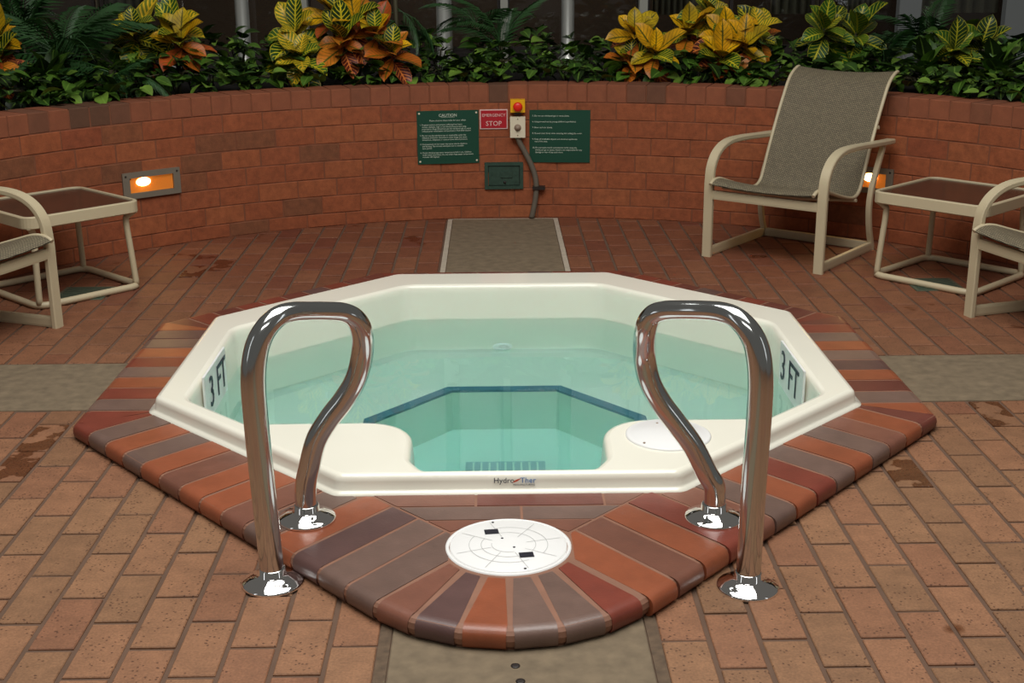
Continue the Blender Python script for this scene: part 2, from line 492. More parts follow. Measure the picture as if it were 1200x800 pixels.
# ---- floor: bed, bricks, concrete slabs
fx0, fx1, fy0, fy1 = -4.2, 4.2, -1.2, 8.4
bed_out = [Vector((fx0,fy0)),Vector((fx1,fy0)),Vector((fx1,fy1)),Vector((fx0,fy1))]
v, f = ring_fill(bed_out, octa(1.25), -0.005)
floor = obj('floor', mesh('floor', v, f), MAT['grout']); tag(floor, kind='structure')
BW = 0.119888; BL = 0.253554
XL, YL = -1.2899, 3.2276; XR, YR = 0.8173, 3.1067
SX0, SX1 = -0.331, 0.338           # concrete strip across the court, front and back
SY0, SY1 = 4.381, 4.9287
J = 0.0122
bb = MB().box((-(BW-J)/2, -(BL-J)/2, -0.03), ((BW-J)/2, (BL-J)/2, 0.0), ch=0.0025)
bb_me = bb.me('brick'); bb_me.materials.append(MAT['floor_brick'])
damp_me = bb_me.copy(); damp_me.materials.clear()
MAT['damp_brick'] = brick_mat('damp_brick', FRONT, .6, speck=.6, back_red_dim=BACK, wet=True, wlo=.47, wsc=9)
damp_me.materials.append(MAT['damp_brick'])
DAMP = [G(*q) for q in ((282,297),(262,305),(236,313),(14,545),(1058,556),(1168,491),(22,520))]
bricks = []
def add_cell(x0, x1, y0, y1):
    # trim against the court's concrete strips
    if y0 < SY1 and y1 > SY0:
        if y0 < SY0 and SY0-y0 > 0.04: y1 = SY0
        elif y1 > SY1 and y1-SY1 > 0.04: y0 = SY1
        else: return
    c = Vector(((x0+x1)/2, (y0+y1)/2))
    if (c-WC).length > WR+0.12 and c.y > 3.5: return
    cs = [Vector((x0,y0)),Vector((x1,y0)),Vector((x1,y1)),Vector((x0,y1))]
    if all(in_poly(q, cop_outline) for q in cs): return
    if abs(c.x-CX) < .9 and abs(c.y-CY) < .9: return
    bricks.append((x0,x1,y0,y1))
def column(x0, x1, ph):
    y = ph - math.ceil((ph-(-0.9))/BL)*BL
    while y < SY0:
        add_cell(x0, x1, y, y+BL); y += BL
    k = round((x0-XL)/BW)
    y = SY1-(BL/2 if k % 2 else 0)
    while y < WC.y+WR+.1:
        add_cell(x0, x1, max(y, SY1), y+BL); y += BL
for k in range(-22, 8):
    column(XL+k*BW, XL+(k+1)*BW, YL-(0 if k % 2 else BL/2))
for k in range(-4, 24):
    column(XR+k*BW, XR+(k+1)*BW, YR-(0 if k % 2 else BL/2))
# infill brick columns beside nothing else: the strip itself is concrete
def pxarea(b):
    x0,x1,y0,y1 = b; c = ((x0+x1)/2, (y0+y1)/2)
    if c[1] < 1.9: return 0
    q = PX((c[0], c[1], 0))
    if not (-25 < q[0] < 1225 and 0 < q[1] < 830): return 0
    P = [PX((x,y,0)) for x, y in ((x0,y0),(x1,y0),(x1,y1),(x0,y1))]
    return abs(0.5*sum(P[i-1][0]*P[i][1]-P[i][0]*P[i-1][1] for i in range(4)))
ar = sorted(((pxarea(b), i) for i, b in enumerate(bricks)), reverse=True)
single = {i for a, i in ar[:300] if a > 0}
rest = MB()
for i, (x0,x1,y0,y1) in enumerate(bricks):
    tz = random.uniform(-.0012,.0012); rx = random.uniform(-.004,.004); ry = random.uniform(-.006,.006)
    jx = random.uniform(-.0012,.0012); rz = random.uniform(-.006,.006)
    c = Vector(((x0+x1)/2+jx, (y0+y1)/2, tz))
    sy = (y1-y0-J)/(BL-J)
    if i in single:
        dm = any(abs(q.x-c.x) < BW*.5 and abs(q.y-c.y) < (y1-y0)*.5 for q in DAMP)
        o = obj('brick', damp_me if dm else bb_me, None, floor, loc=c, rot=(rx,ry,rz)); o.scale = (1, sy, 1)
    else:
        mt = Matrix.Translation(c) @ Matrix.Rotation(rz,4,'Z') @ Matrix.Rotation(rx,4,'X') @ Matrix.Diagonal((1,sy,1,1))
        rest.box((-(BW-J)/2, -(BL-J)/2, -0.02), ((BW-J)/2, (BL-J)/2, 0.0), ch=0.0025, mtx=mt)
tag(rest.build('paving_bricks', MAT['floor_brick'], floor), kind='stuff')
def slab(x0, x1, y0, y1, grout, gw, label, edges):
    o = MB().box((x0,y0,-.05), (x1,y1,.0005), ch=.003).build('concrete_slab', MAT['concrete'], floor)
    tag(o, label)
    g = MB()
    if 'x' in edges:
        g.box((x0-gw,y0,-.03), (x0-.002,y1,-.0005)); g.box((x1+.002,y0,-.03), (x1+gw,y1,-.0005))
    if 'y' in edges:
        g.box((x0-gw,y1+.001,-.03), (x1+gw,y1+gw*.6,-.0005))
    if g.v: g.build('mortar_edge', MAT[grout], o)
    return o
s_f = slab(-0.303, 0.310, 0.0, 3.02, 'dirty_grout', .030, 'weathered concrete slab below the rounded brick nose', 'x')
for q in ((604,780),(610,798)):
    P = G(*q, .001)
    MB().lathe([(.011,0),(.011,.001),(.006,.0014)], 12, P).build('screw', MAT['black_metal'], s_f)
slab(-0.297, 0.312, 5.9, WC.y+WR-.034, 'white_grout', .028, 'concrete slab between spa and signs, pale mortar edges', 'xy')
slab(-4.0, VL.x+.16, SY0+.006, SY1-.006, 'dirty_grout', .0, 'concrete band left of the spa', '')
slab(VR.x-.16, 4.0, SY0+.006, SY1-.006, 'dirty_grout', .0, 'concrete band right of the spa', '')

# ---- curved planter wall
A0, A1 = math.radians(2), math.radians(178)
nW = 90; prof = [(WR+.004, -.02), (WR+.004, WH-.006), (WR+.235, WH-.006), (WR+.235, -.02)]
v = []; f = []
for i in range(nW+1):
    a = A0+(A1-A0)*i/nW
    for r, z in prof: v.append((WC.x+r*math.cos(a), WC.y+r*math.sin(a), z))
for i in range(nW):
    for k in range(3):
        f.append((i*4+k, i*4+k+1, (i+1)*4+k+1, (i+1)*4+k))
wall = obj('wall_back', mesh('wall_back', v, f), MAT['wall_grout']); tag(wall, kind='structure')
BLW = 0.233; rows = [0.078]+[0.1025]*6
def wbrick_me(w_, h_, d_, mat, nm):
    c = .003; j = .0045
    x = w_/2-j/2; z = h_/2-j/2
    v = [(-x,d_,-z),(x,d_,-z),(x,d_,z),(-x,d_,z), (-x,c,-z),(x,c,-z),(x,c,z),(-x,c,z), (-x+c,0,-z+c),(x-c,0,-z+c),(x-c,0,z-c),(-x+c,0,z-c)]
    f = [(8,9,10,11)]+[(b+i, b+(i+1)%4, b+4+(i+1)%4, b+4+i) for b in (0,4) for i in range(4)]+[(3,2,1,0)]
    m = mesh(nm, v, f); m.materials.append(mat); return m
wrest = MB()
def place_wb(me, ang, z, mats):
    P = Vector((WC.x+WR*math.cos(ang), WC.y+WR*math.sin(ang), z))
    q = PX(P); yw = 0
    r = WR+random.uniform(-.0015,.0015)
    loc = (WC.x+r*math.cos(ang), WC.y+r*math.sin(ang), z)
    if -40 < q[0] < 1240:
        obj('brick', me, None, wall, loc=loc, rot=(0,0,ang-PI/2))
    else:
        mt = Matrix.Translation(loc) @ Matrix.Rotation(ang-PI/2,4,'Z')
        wrest.add([mt @ vv.co for vv in me.vertices], [tuple(p.vertices) for p in me.polygons])
z = 0
angc = PI/2-math.radians(.3)
for ri, h in enumerate(rows):
    me = wbrick_me(BLW, h, .09, MAT['wall_brick'], 'wall_brick')
    st = BLW/WR
    n = int((A1-A0)/st/2)
    for k in range(-n, n+1):
        place_wb(me, angc+(k+(.5 if ri % 2 else 0)+.1*(ri % 3))*st, z+h/2, None)
    z += h
hh = WH-z
hme = wbrick_me(BLW/2, hh, .23, MAT['header_brick'], 'header_brick')
st = BLW/2/WR; n = int((A1-A0)/st/2)
for k in range(-n, n+1): place_wb(hme, angc+k*st, z+hh/2, None)
o = wrest.build('wall_bricks', MAT['wall_brick'], wall); tag(o, kind='stuff')
# planter soil
v = []; f = []
for i in range(nW+1):
    a = A0+(A1-A0)*i/nW
    for r in (WR+.245, WR+2.6): v.append((WC.x+r*math.cos(a), WC.y+r*math.sin(a), WH-.05))
for i in range(nW): f.append((2*i, 2*i+1, 2*i+3, 2*i+2))
tag(obj('planter_soil', mesh('planter_soil', v, f), MAT['soil']), 'dark soil bed behind the curved brick wall', 'soil', kind='stuff')

# ---- facade of windows behind the planter
FY = 9.75
fx = lambda px, y=FY: RY(px, 40, y).x
mull = [-380, -250, -125, -2, 118, 200, 285, 358, 440, 520, 590, 665, 753, 850, 955, 1062, 1190, 1310, 1430, 1560]
edges = [fx(m_) for m_ in mull]
sill = MB().box((-7.5,FY-.06,.6),(7.5,FY+.06,.84), ch=.01).build('trim_1', MAT['black_metal']); tag(sill, kind='structure')
for i in range(len(edges)-1):
    x0, x1 = edges[i]+.02, edges[i+1]-.02
    wn = MB()
    for lo, hi in (((x0,FY-.02,.84),(x0+.025,FY+.02,2.6)),((x1-.025,FY-.02,.84),(x1,FY+.02,2.6)),((x0,FY-.02,2.58),(x1,FY+.02,2.64)),((x0,FY-.02,.84),(x1,FY+.02,.87))):
        wn.box(lo, hi)
    wo = wn.build('window_%d' % (i+1), MAT['black_metal']); tag(wo, kind='structure')
    MB().box((x0+.02,FY-.004,.86),(x1-.02,FY+.004,2.6)).build('pane', MAT['window_glass'], wo)
iw = MB()
iw.box((-8,13.0,-.2),(8,13.1,3.2)); iw.box((-8,FY+.3,-.1),(8,13,0.0)); iw.box((-8,FY,2.66),(8,13,2.8)); iw.box((-8.1,FY,-.1),(-8,13,2.8)); iw.box((8,FY,-.1),(8.1,13,2.8))
tag(iw.build('wall_interior', MAT['interior']), kind='structure')
area('interior_fill', (0.0, FY+.12, 2.60), (0.0, 13.0, 1.3), 9.0, 0.12, 100, (1.0, .84, .66))  # unseen fill hidden behind the window head, added to brighten the room
# mullion columns: (pixel x, width px, kind, label)
for px_, wpx, rnd, mat, lab in [
    (200,15,1,'white_column','round pale column behind the yellow-green croton, left of centre'),
    (286,15,1,'white_column','round pale column between two croton clumps on the left'),
    (357,9,0,'white_frame','thin white mullion above the orange croton clump'),
    (521,17,1,'white_column','shiny round column left of the thin centre palm'),
    (591,8,0,'white_frame','thin white mullion behind the thin centre palm'),
    (665,14,1,'white_column','round pale column left of the yellow croton clump'),
    (753,9,0,'white_frame','thin white mullion above the yellow croton clump'),
    (1063,24,0,'frame_grey','broad grey mullion behind the dark palm on the right'),
    (1188,26,0,'frame_grey','broad grey mullion at the far right of the windows')]:
    x = RY(px_, 40, FY-.12).x; hw = wpx/150/2
    mb = MB()
    if rnd: mb.lathe([(hw*1.5,.75),(hw*1.5,.80),(hw,.82),(hw,2.6),(0,2.6)], 20, (x,FY-.14,0))
    else: mb.box((x-hw,FY-.15,.75),(x+hw,FY-.07,2.6), ch=.004)
    tag(mb.build('column' if rnd else 'mullion', MAT[mat]), lab, 'column' if rnd else 'mullion')
# curtains inside the right-hand windows
random.seed(3)
for px_, wd, lab in [(790,.35,'pale curtain seen through glass above the yellow crotons'),(940,.5,'pale curtain seen through glass above the green croton'),
                (1010,.3,'pale curtain seen through glass left of the broad grey mullion'),(1120,.7,'pale curtain seen through glass at the far right'),(150,.5,'pale curtain seen through glass behind the left palm')]:
    c = RY(px_, 10, FY+.8); pts = []
    n = 24
    v = []; f = []
    for i in range(n+1):
        xx = c.x-wd/2+wd*i/n; yy = c.y+.03*math.sin(i*1.9)
        for zz in (1.05,2.6): v.append((xx,yy,zz)); v.append((xx,yy+.006,zz))
    for i in range(n):
        a = 4*i; b_ = 4*(i+1)
        f += [(a,b_,b_+2,a+2),(a+1,a+3,b_+3,b_+1),(a,a+1,b_+1,b_)]
    tag(obj('curtain', mesh('curtain', v, f, True), MAT['curtain']), lab, 'curtain')
random.seed(11)

# ================================================================== SPA COPING
coping = thing('spa_coping', 'raised glazed brick coping around the octagonal hot tub', 'coping', (CX, CY, 0))
def crel(o): o.location = Vector(o.location)-Vector((CX,CY,0)); return o
NOSE = [(0.0,.014),(.006,.005),(.014,.001),(.028,0),(.040,.002),(.049,.008),(.0545,.018),(ZC,.032)]
PAL = {'o': srgb(146,80,52), 'r': srgb(126,60,46), 'g': srgb(114,90,80), 'p': srgb(96,70,66), 'b': srgb(124,80,64), 'm': srgb(108,58,48)}
def coping_brick(poly, nose, colr, jn=.0055):
    """poly: convex ccw list; nose: (A,B,inward normal) or None"""
    poly = ccw(poly)
    n = len(poly); es = []
    for i in range(n):
        a, b = poly[i], poly[(i+1)%n]; e = b-a
        if e.length < 1e-5: continue
        nr = Vector((-e.y, e.x)).normalized()
        isn = nose is not None and abs((a-nose[0]).dot(nose[2])) < 1e-4 and abs((b-nose[0]).dot(nose[2])) < 1e-4
        es.append((a, nr, isn))
    P = poly
    for a, nr, isn in es:
        if not isn: P = clip(P, a+nr*jn, nr)
    Q = []
    for p_ in P:
        if not Q or (p_-Q[-1]).length > 1e-4: Q.append(p_)
    if len(Q) > 1 and (Q[0]-Q[-1]).length < 1e-4: Q.pop()
    if len(Q) < 3 or parea(Q) < 4e-4: return
    dz = random.uniform(-.001, .001)
    v = []; f = []; n = len(Q); nosef = set()
    for z, off in NOSE:
        for q in Q:
            if nose is not None and abs((q-nose[0]).dot(nose[2])) < 2e-4: q = q+nose[2]*off
            v.append((q.x-CX, q.y-CY, z+(dz if z > .02 else 0)))
    for k in range(len(NOSE)-1):
        for i in range(n):
            j = (i+1)%n
            if nose is not None and all(abs((q-nose[0]).dot(nose[2])) < 2e-4 for q in (Q[i],Q[j])): nosef.add(len(f))
            f.append((k*n+i, k*n+j, (k+1)*n+j, (k+1)*n+i))
    f.append(tuple(reversed(range(n)))); f.append(tuple((len(NOSE)-1)*n+i for i in range(n)))
    me = mesh('brick', v, f)
    for p_ in me.polygons: p_.use_smooth = p_.index in nosef
    ed = {}
    for p_ in me.polygons:
        for ek in p_.edge_keys: ed.setdefault(ek, []).append(p_.use_smooth)
    for e_ in me.edges:
        fl = ed.get(tuple(sorted(e_.vertices)), [])
        e_.use_edge_sharp = not (len(fl) == 2 and all(fl))
    k = random.uniform(.9, 1.08)
    obj('brick', me, MAT['coping_brick'], coping, color=tuple(min(1,c*k) for c in PAL[colr]))
# sides and back
ci = octa(1.19)
seqs = ['rgrogrogpor','mrmrrmprmm','rmrmmrprmr','mrrmpmrmmr','mrgogpomgor']
for e, (ia, ib) in enumerate(((6,7),(5,6),(4,5),(3,4),(2,3))):
    A, B = co[ib], co[ia]
    Ai, Bi = ci[ib], ci[ia]
    d = (B-A); L = d.length; d = d.normalized(); nin = Vector((-d.y, d.x))
    if nin.dot(Vector((CX,CY))-A) < 0: nin = -nin
    nb = round(L/.1205)
    trap = ccw([A, B, Bi, Ai])
    for i in range(nb):
        s0, s1 = L*i/nb, L*(i+1)/nb
        P = [A+d*s0, A+d*s1, A+d*s1+nin*.5, A+d*s0+nin*.5]
        P = ccw(P)
        for k in range(4):
            a, b = trap[k], trap[(k+1)%4]; ee = b-a
            P = clip(P, a, Vector((-ee.y, ee.x)).normalized())
            if len(P) < 3: break
        if len(P) < 3: continue
        seq = seqs[e]
        coping_brick(P, (A, B, nin), seq[i % len(seq)])
# front diagonals and fan; the right side mirrors the left about x = FC.x
MX = (VL.x+VR.x)/2
def mir(p): return Vector((2*FC.x-p.x, p.y)) if False else Vector((2*MX-p.x, p.y))
FCm = Vector((MX, FC.y))
P0 = ci[7]; P1 = Vector((-.504,3.512)); P2 = Vector((-.405,3.462)); P3 = FC+Vector((math.cos(math.radians(152)), math.sin(math.radians(152))))*.172
INNER = [P0, P1, P2, P3]
def seg_x(p, d, a, b):
    e = b-a; den = d.x*e.y-d.y*e.x
    if abs(den) < 1e-9: return None
    t = ((a.x-p.x)*e.y-(a.y-p.y)*e.x)/den; s = ((a.x-p.x)*d.y-(a.y-p.y)*d.x)/den
    return (t, s) if t > 0 and -1e-6 <= s <= 1+1e-6 else None
nD = 14; dL = TL-VL; LL = dL.length; dL.normalize(); nL = Vector((-dL.y, dL.x))
if nL.dot(Vector((CX,CY))-VL) < 0: nL = -nL
LIDRING = .173
fan_in0 = math.radians(-152.6); fan_in1 = math.radians(-27.4)
def ringpt(a): return FC+Vector((math.cos(a), math.sin(a)))*LIDRING
joints = []
for i in range(nD+1):
    p = VL+dL*(LL*i/nD)
    if i == 0: joints.append((p, P0, 0)); continue
    if i == nD: joints.append((p, ringpt(fan_in0), 3)); continue
    a = math.radians(43+9*i/nD); d = Vector((math.cos(a), math.sin(a)))
    best = None
    for k in range(3):
        h = seg_x(p, d, INNER[k], INNER[k+1])
        if h and (best is None or h[0] < best[0]): best = (h[0], k)
    if best is None: joints.append((p, P3, 2))
    else: joints.append((p, p+d*best[0], best[1]))
dcolL = 'rgogoboobgopgg'; dcolR = 'mobgogrogbrobo'
def side(flip, cols):
    fm = (lambda q: mir(q)) if flip else (lambda q: q)
    for i in range(nD):
        a, ai, ka = joints[i]; b, bi, kb = joints[i+1]
        P = [a, b, bi]+[INNER[k] for k in range(kb, ka, -1)]+[ai]
        # convex guard
        P = [fm(q) for q in P]
        A_, B_ = fm(a), fm(b)
        nn = nL if not flip else Vector((-nL.x, nL.y))
        coping_brick(P, (A_, B_, nn), cols[i])
side(False, dcolL); side(True, dcolR)
nF = 6; fcol = 'bpoggr'
for i in range(nF):
    a0 = aL+(aR-aL)*i/nF; a1 = aL+(aR-aL)*(i+1)/nF
    b0 = fan_in0+(fan_in1-fan_in0)*i/nF; b1 = fan_in0+(fan_in1-fan_in0)*(i+1)/nF
    A_ = FC+Vector((math.cos(a0), math.sin(a0)))*FR; B_ = FC+Vector((math.cos(a1), math.sin(a1)))*FR
    nn = Vector((-(B_-A_).y, (B_-A_).x)).normalized()
    coping_brick([A_, B_, ringpt(b1), ringpt(b0)], (A_, B_, nn), fcol[i], jn=.0105)
# infill rows between tub front and lid
sd = (P3-P2).normalized(); sn = Vector((-sd.y, sd.x))
if sn.dot(Vector((0,3.4))-P2) < 0: sn = -sn
for y0, y1, xs, cols in ((3.385,3.492,(-.6,-.108,.262,.6),'bmb'),(3.292,3.385,(-.6,.022,.6),'gg'),(3.20,3.292,(-.6,-.085),'b'),(3.20,3.292,(.055,.6),'b')):
    for i in range(len(xs)-1):
        P = [Vector((xs[i],y0)),Vector((xs[i+1],y0)),Vector((xs[i+1],y1)),Vector((xs[i],y1))]
        P = clip(P, P2, sn)
        if len(P) >= 3: P = clip(P, mir(P2), Vector((-sn.x, sn.y)))
        if y0 < 3.25:   # beside the lid: cut by tangents of its ring
            for a in ((126,) if xs[0] < -.3 else (54,)):
                n_ = Vector((math.cos(math.radians(a)), math.sin(math.radians(a))))
                if len(P) >= 3: P = clip(P, FC+n_*(LIDRING-.01), n_)
        if len(P) >= 3: coping_brick(P, None, cols[i], jn=.004)
# mortar body under the bricks
outl = [FC+Vector((math.cos(aL+(aR-aL)*k/6), math.sin(aL+(aR-aL)*k/6)))*FR for k in range(7)]+cop_outline[25:]; lo_in = octa(1.15)
mb = MB(); prev = None
prof = [(-.03,.012),(.004,.014),(.012,.006),(.028,.0012),(.042,.0042),(.0505,.012),(.0548,.030),(.0550,.05)]
loops = [offset_loop(outl, -o_) for _, o_ in prof]
n = len(outl); v = []; f = []
for (z_, _), L_ in zip(prof, loops):
    v += [(q.x-CX, q.y-CY, z_) for q in L_]
for k in range(len(prof)-1):
    for i in range(n):
        j = (i+1)%n; f.append((k*n+i, k*n+j, (k+1)*n+j, (k+1)*n+i))
mb.add(v, f)
v, f = ring_fill(loops[-1], lo_in, prof[-1][0]); mb.add([(q.x-CX,q.y-CY,q.z) for q in v], f)
mb.build('mortar', MAT['coping_grout'], coping)

# ---- skimmer lid
lid = thing('skimmer_lid', 'round white plastic deck lid set in the brick nose', 'lid', (FC.x, FC.y, 0))
MB().lathe([(.168,.03),(.168,ZC+.002),(.163,ZC+.0035),(.1585,ZC+.002),(.1585,.03)], 64).build('rim', MAT['white_plastic'], lid)
MB().lathe([(.1565,.03),(.1565,ZC+.003),(.154,ZC+.0045),(0.0001,ZC+.005)], 64).build('disc', MAT['white_plastic'], lid)
def arcstrip(r, a0, a1, z, wd=.0016, n=30):
    v = []; f = []
    for i in range(n+1):
        a = a0+(a1-a0)*i/n
        for rr in (r-wd/2, r+wd/2): v.append((rr*math.cos(a), rr*math.sin(a), z))
    for i in range(n): f.append((2*i,2*i+1,2*i+3,2*i+2))
    return v, f
zl = ZC+.0058
for r, a0, a1 in ((.105,150,300),(.073,150,300),(.045,170,290),(.105,-30,110),(.073,-30,110)):
    mb = MB(); mb.add(*arcstrip(r, math.radians(a0), math.radians(a1), zl)); mb.build('groove', MAT['grey_line'], lid)
for a in (15,60,110,150,200,245,290,330):
    mb = MB(); c, s = math.cos(math.radians(a)), math.sin(math.radians(a)); wd = .0008
    mb.add([(c*.05-s*wd,s*.05+c*wd,zl),(c*.05+s*wd,s*.05-c*wd,zl),(c*.145+s*wd,s*.145-c*wd,zl),(c*.145-s*wd,s*.145+c*wd,zl)],[(0,1,2,3)])
    mb.build('groove', MAT['grey_line'], lid)
for px_, py_, rz in ((576,623,.12),(617,650,.12)):
    P = G(px_, py_, ZC+.005)-Vector((FC.x,FC.y,0)); P.z = ZC+.0052
    mb = MB().box((-.019,-.014,0),(.019,.014,.0012)); mb.build('finger_slot', MAT['dark_hole'], lid, loc=P, rot=(0,0,rz))
for px_, py_ in ((577.5,612),(588.5,630.5),(602.5,641),(615.5,666)):
    P = G(px_, py_, ZC+.005)-Vector((FC.x,FC.y,0)); P.z = ZC+.005
    MB().lathe([(.0035,0),(.0035,.0012),(0.0001,.0014)], 10).build('screw', MAT['dark_hole'], lid, loc=P)

# ================================================================== HOT TUB
tub = thing('hot_tub', 'cream octagonal hot tub with molded rim set in brick', 'hot tub', (CX, CY, 0))
def out_loop(a): return fillet(octa(a, 0, 0), .045, 5)
A_T = 1.2123
# opening (relative to tub centre), ccw from the front left
zw = -0.045; zb = -0.525; zf = -0.955
fy = 3.512-CY; shy = 3.936-CY
raw = [(-.245,fy),(.245,fy),(.295,fy+.10),(.302,shy),(.846,shy),(1.083,-.529),(1.083,.331),(.434,.98),(-.434,.98),(-1.09,.324),(-1.09,-.522),(-.846,shy),(-.302,shy),(-.295,fy+.10)]
rad = [.07,.07,.12,.20,.05,.10,.12,.14,.14,.12,.10,.05,.20,.12]
opening = fillet([Vector(q) for q in raw], rad, 7)
sh = MB()
# skirt and top edge
sk = [(1.018*A_T,ZC-.004),(1.018*A_T,ZC+.003),(A_T+.006,ZC+.006),(A_T+.002,ZC+.012),(A_T,ZR-.022),(A_T-.003,ZR-.010),(A_T-.010,ZR-.003),(A_T-.02,ZR)]
loops = [[Vector((q.x,q.y,z_)) for q in out_loop(a)] for a, z_ in sk]
def loft(mb, loops, smooth=True, flip=False):
    n = len(loops[0]); v = [p for L in loops for p in L]; f = []
    for k in range(len(loops)-1):
        for i in range(n):
            j = (i+1)%n; q = (k*n+i, k*n+j, (k+1)*n+j, (k+1)*n+i)
            f.append(q[::-1] if flip else q)
    mb.add(v, f, smooth)
loft(sh, loops)
# deck
lip = offset_loop(opening, .022)
# keep the lip inside the rim at the thin front edge
lip = [Vector((q.x, max(q.y, -A_T+.0215))) for q in lip]
v, f = ring_fill([Vector((p.x,p.y)) for p in loops[-1]], lip, ZR); sh.add(v, f)
L = [[Vector((q.x,q.y,ZR)) for q in lip]]
for o_, z_ in ((.012,ZR-.002),(.005,ZR-.008),(.001,ZR-.018),(-.002,ZR-.04),(-.012,zw-.1),(-.018,zf)):
    L.append([Vector((q.x,max(q.y,-A_T+.022),z_)) for q in offset_loop(opening, o_)])
loft(sh, L)
# bench, well, floor
bi = offset_loop(opening, -.010)
n_ = len(bi)
back = [q for q in bi if q.y > shy-.02 and abs(q.x) > .8 or q.y > shy+.1]
back.sort(key=lambda q: math.atan2(q.y, q.x) if math.atan2(q.y, q.x) > -PI/2 else math.atan2(q.y, q.x)+2*PI)
wl = [(-.36,shy),(-.52,-.25),(-.52,.13),(-.222,.46),(.222,.46),(.52,.13),(.52,-.25),(.36,shy)]
wl = [Vector(q) for q in wl]
poly = back+wl
v, f = poly_fill(poly, zb); sh.add(v, f)
# fillet between bench and backrest
v = []; f = []
for q in back:
    d = q.normalized()
    for o_, z_ in ((0,zb+.05),(.012,zb+.02),(.04,zb+.002)): p = q-d*o_; v.append((p.x,p.y,z_))
for i in range(len(back)-1):
    for k in range(2): f.append((3*i+k, 3*i+k+1, 3*i+4+k, 3*i+3+k))
sh.add(v, f, True)
v = []; f = []
for q in wl: v += [(q.x,q.y,zb),(q.x*.985,q.y*.985,zf)]
for i in range(len(wl)-1): f.append((2*i,2*i+1,2*i+3,2*i+2))
sh.add(v, f)
v, f = poly_fill([Vector(q) for q in ((-.8,-1.19),(.8,-1.19),(.8,.7),(-.8,.7))], zf+.0005); sh.add(v, f)
shell = sh.build('shell', MAT['gelcoat'], tub)
# dark blue stripe along the bench edge
v = []; f = []
wo = []
for i, q in enumerate(wl):
    e1 = (wl[i]-wl[i-1]).normalized() if i > 0 else (wl[1]-wl[0]).normalized()
    e2 = (wl[i+1]-wl[i]).normalized() if i < len(wl)-1 else e1
    nn = Vector((-(e1+e2).y, (e1+e2).x)).normalized(); wo.append(nn)
for q, nn in zip(wl, wo):
    for o_, z_ in ((.048,zb+.0005),(.048,zb+.004),(-.004,zb+.004),(-.004,zb-.02)):
        p = q+nn*o_; v.append((p.x,p.y,z_))
for i in range(len(wl)-1):
    for k in range(3): f.append((4*i+k,4*i+k+1,4*i+5+k,4*i+4+k))
obj('edge_stripe', mesh('edge_stripe', v, f), MAT['stripe'], tub)['label'] = 'dark blue stripe along the bench edge'
# jets
for P, yaw in (((-.014-CX,.965,-.455),0),((-.735-CX,.745,-.455),PI/4),((.712-CX,.745,-.455),-PI/4)):
    d = Vector((P[0],P[1],0)).normalized()
    nrm = {0:Vector((0,-1,0))}.get(yaw, Vector((math.sin(yaw),-math.cos(yaw),0)))
    mt = Matrix.Translation(Vector(P)+nrm*.01) @ nrm.to_track_quat('Z','Y').to_matrix().to_4x4()
    mb = MB().lathe([(.045,-.02),(.045,.004),(.038,.008),(.026,.008),(.024,.0),(.012,.0),(.011,.008),(0.0001,.009)], 24, mtx=mt)
    mb.build('jet', MAT['white_plastic'], tub)
# floor suction grate
gr = MB().box((-.16,-.08,0),(.16,.08,.008)).build('reflected_bars', MAT['grey_line'], tub, loc=(0,.05,zf+.001))
for i in range(9):
    MB().box((-.004,-.07,.008),(.004,.07,.011)).build('reflected_bar', MAT['gelcoat'], gr, loc=(-.128+.032*i,0,0))
# round access lid on the right shelf
P = G(783,510,ZR)
al = MB().lathe([(.134,0),(.134,.004),(.128,.007),(.118,.0065),(.116,.008),(0.0001,.0085)], 56).build('access_lid', MAT['white_plastic'], tub, loc=(P.x-CX,P.y-CY,ZR)); al['label'] = 'round white access lid on the shelf'
for q in ((770,495.5),(755,518.5)):
    S_ = G(*q, ZR+.0085)-P
    MB().lathe([(.004,0),(.004,.0095),(0.0001,.010)], 10).build('screw', MAT['dial'], al, loc=(S_.x,S_.y,0))

def text_me(body, size, depth=0.0, align='LEFT', spacing=1.0):
    c = bpy.data.curves.new('text', 'FONT'); c.body = body; c.size = size; c.extrude = depth
    c.align_x = align; c.space_line = spacing; c.resolution_u = 2; c.fill_mode = 'BOTH' if depth else 'FRONT'
    o = bpy.data.objects.new('text', c); COL.objects.link(o)
    dg = bpy.context.evaluated_depsgraph_get()
    me = bpy.data.meshes.new_from_object(o.evaluated_get(dg))
    bpy.data.objects.remove(o); bpy.data.curves.remove(c)
    me.name = 'lettering'; me.materials.clear()
    return me
def text(name, body, size, mat, parent, loc, rot, align='LEFT', spacing=1.0, depth=0.0, sx=1.0):
    o = obj(name, text_me(body, size, depth, align, spacing), MAT[mat], parent, loc=loc, rot=rot)
    o.scale.x = sx
    return o
# depth markers on the side walls
for s, x, y0, y1 in ((-1,-1.092,4.325,4.695),(1,1.085,4.325,4.705)):
    ym = (y0+y1)/2-CY; hw = (y1-y0)/2
    pl = MB().box((-hw,-.0,-.095),(hw,.008,.080)).build('depth_marker', MAT['white_plastic'], tub,
        loc=(x-s*.020,ym+.03,.046), rot=(0,0,-s*PI/2))
    # local -y faces the water
    for nm_, ch_, xo in (('numeral','3',-.105-s*.02),('letter','F',.022-s*.02),('letter','T',.105-s*.02)):
        text(nm_, ch_, .165, 'navy', pl, (xo,-.002,-.058), (PI/2,0,0), 'CENTER', sx=.95, depth=.0008)
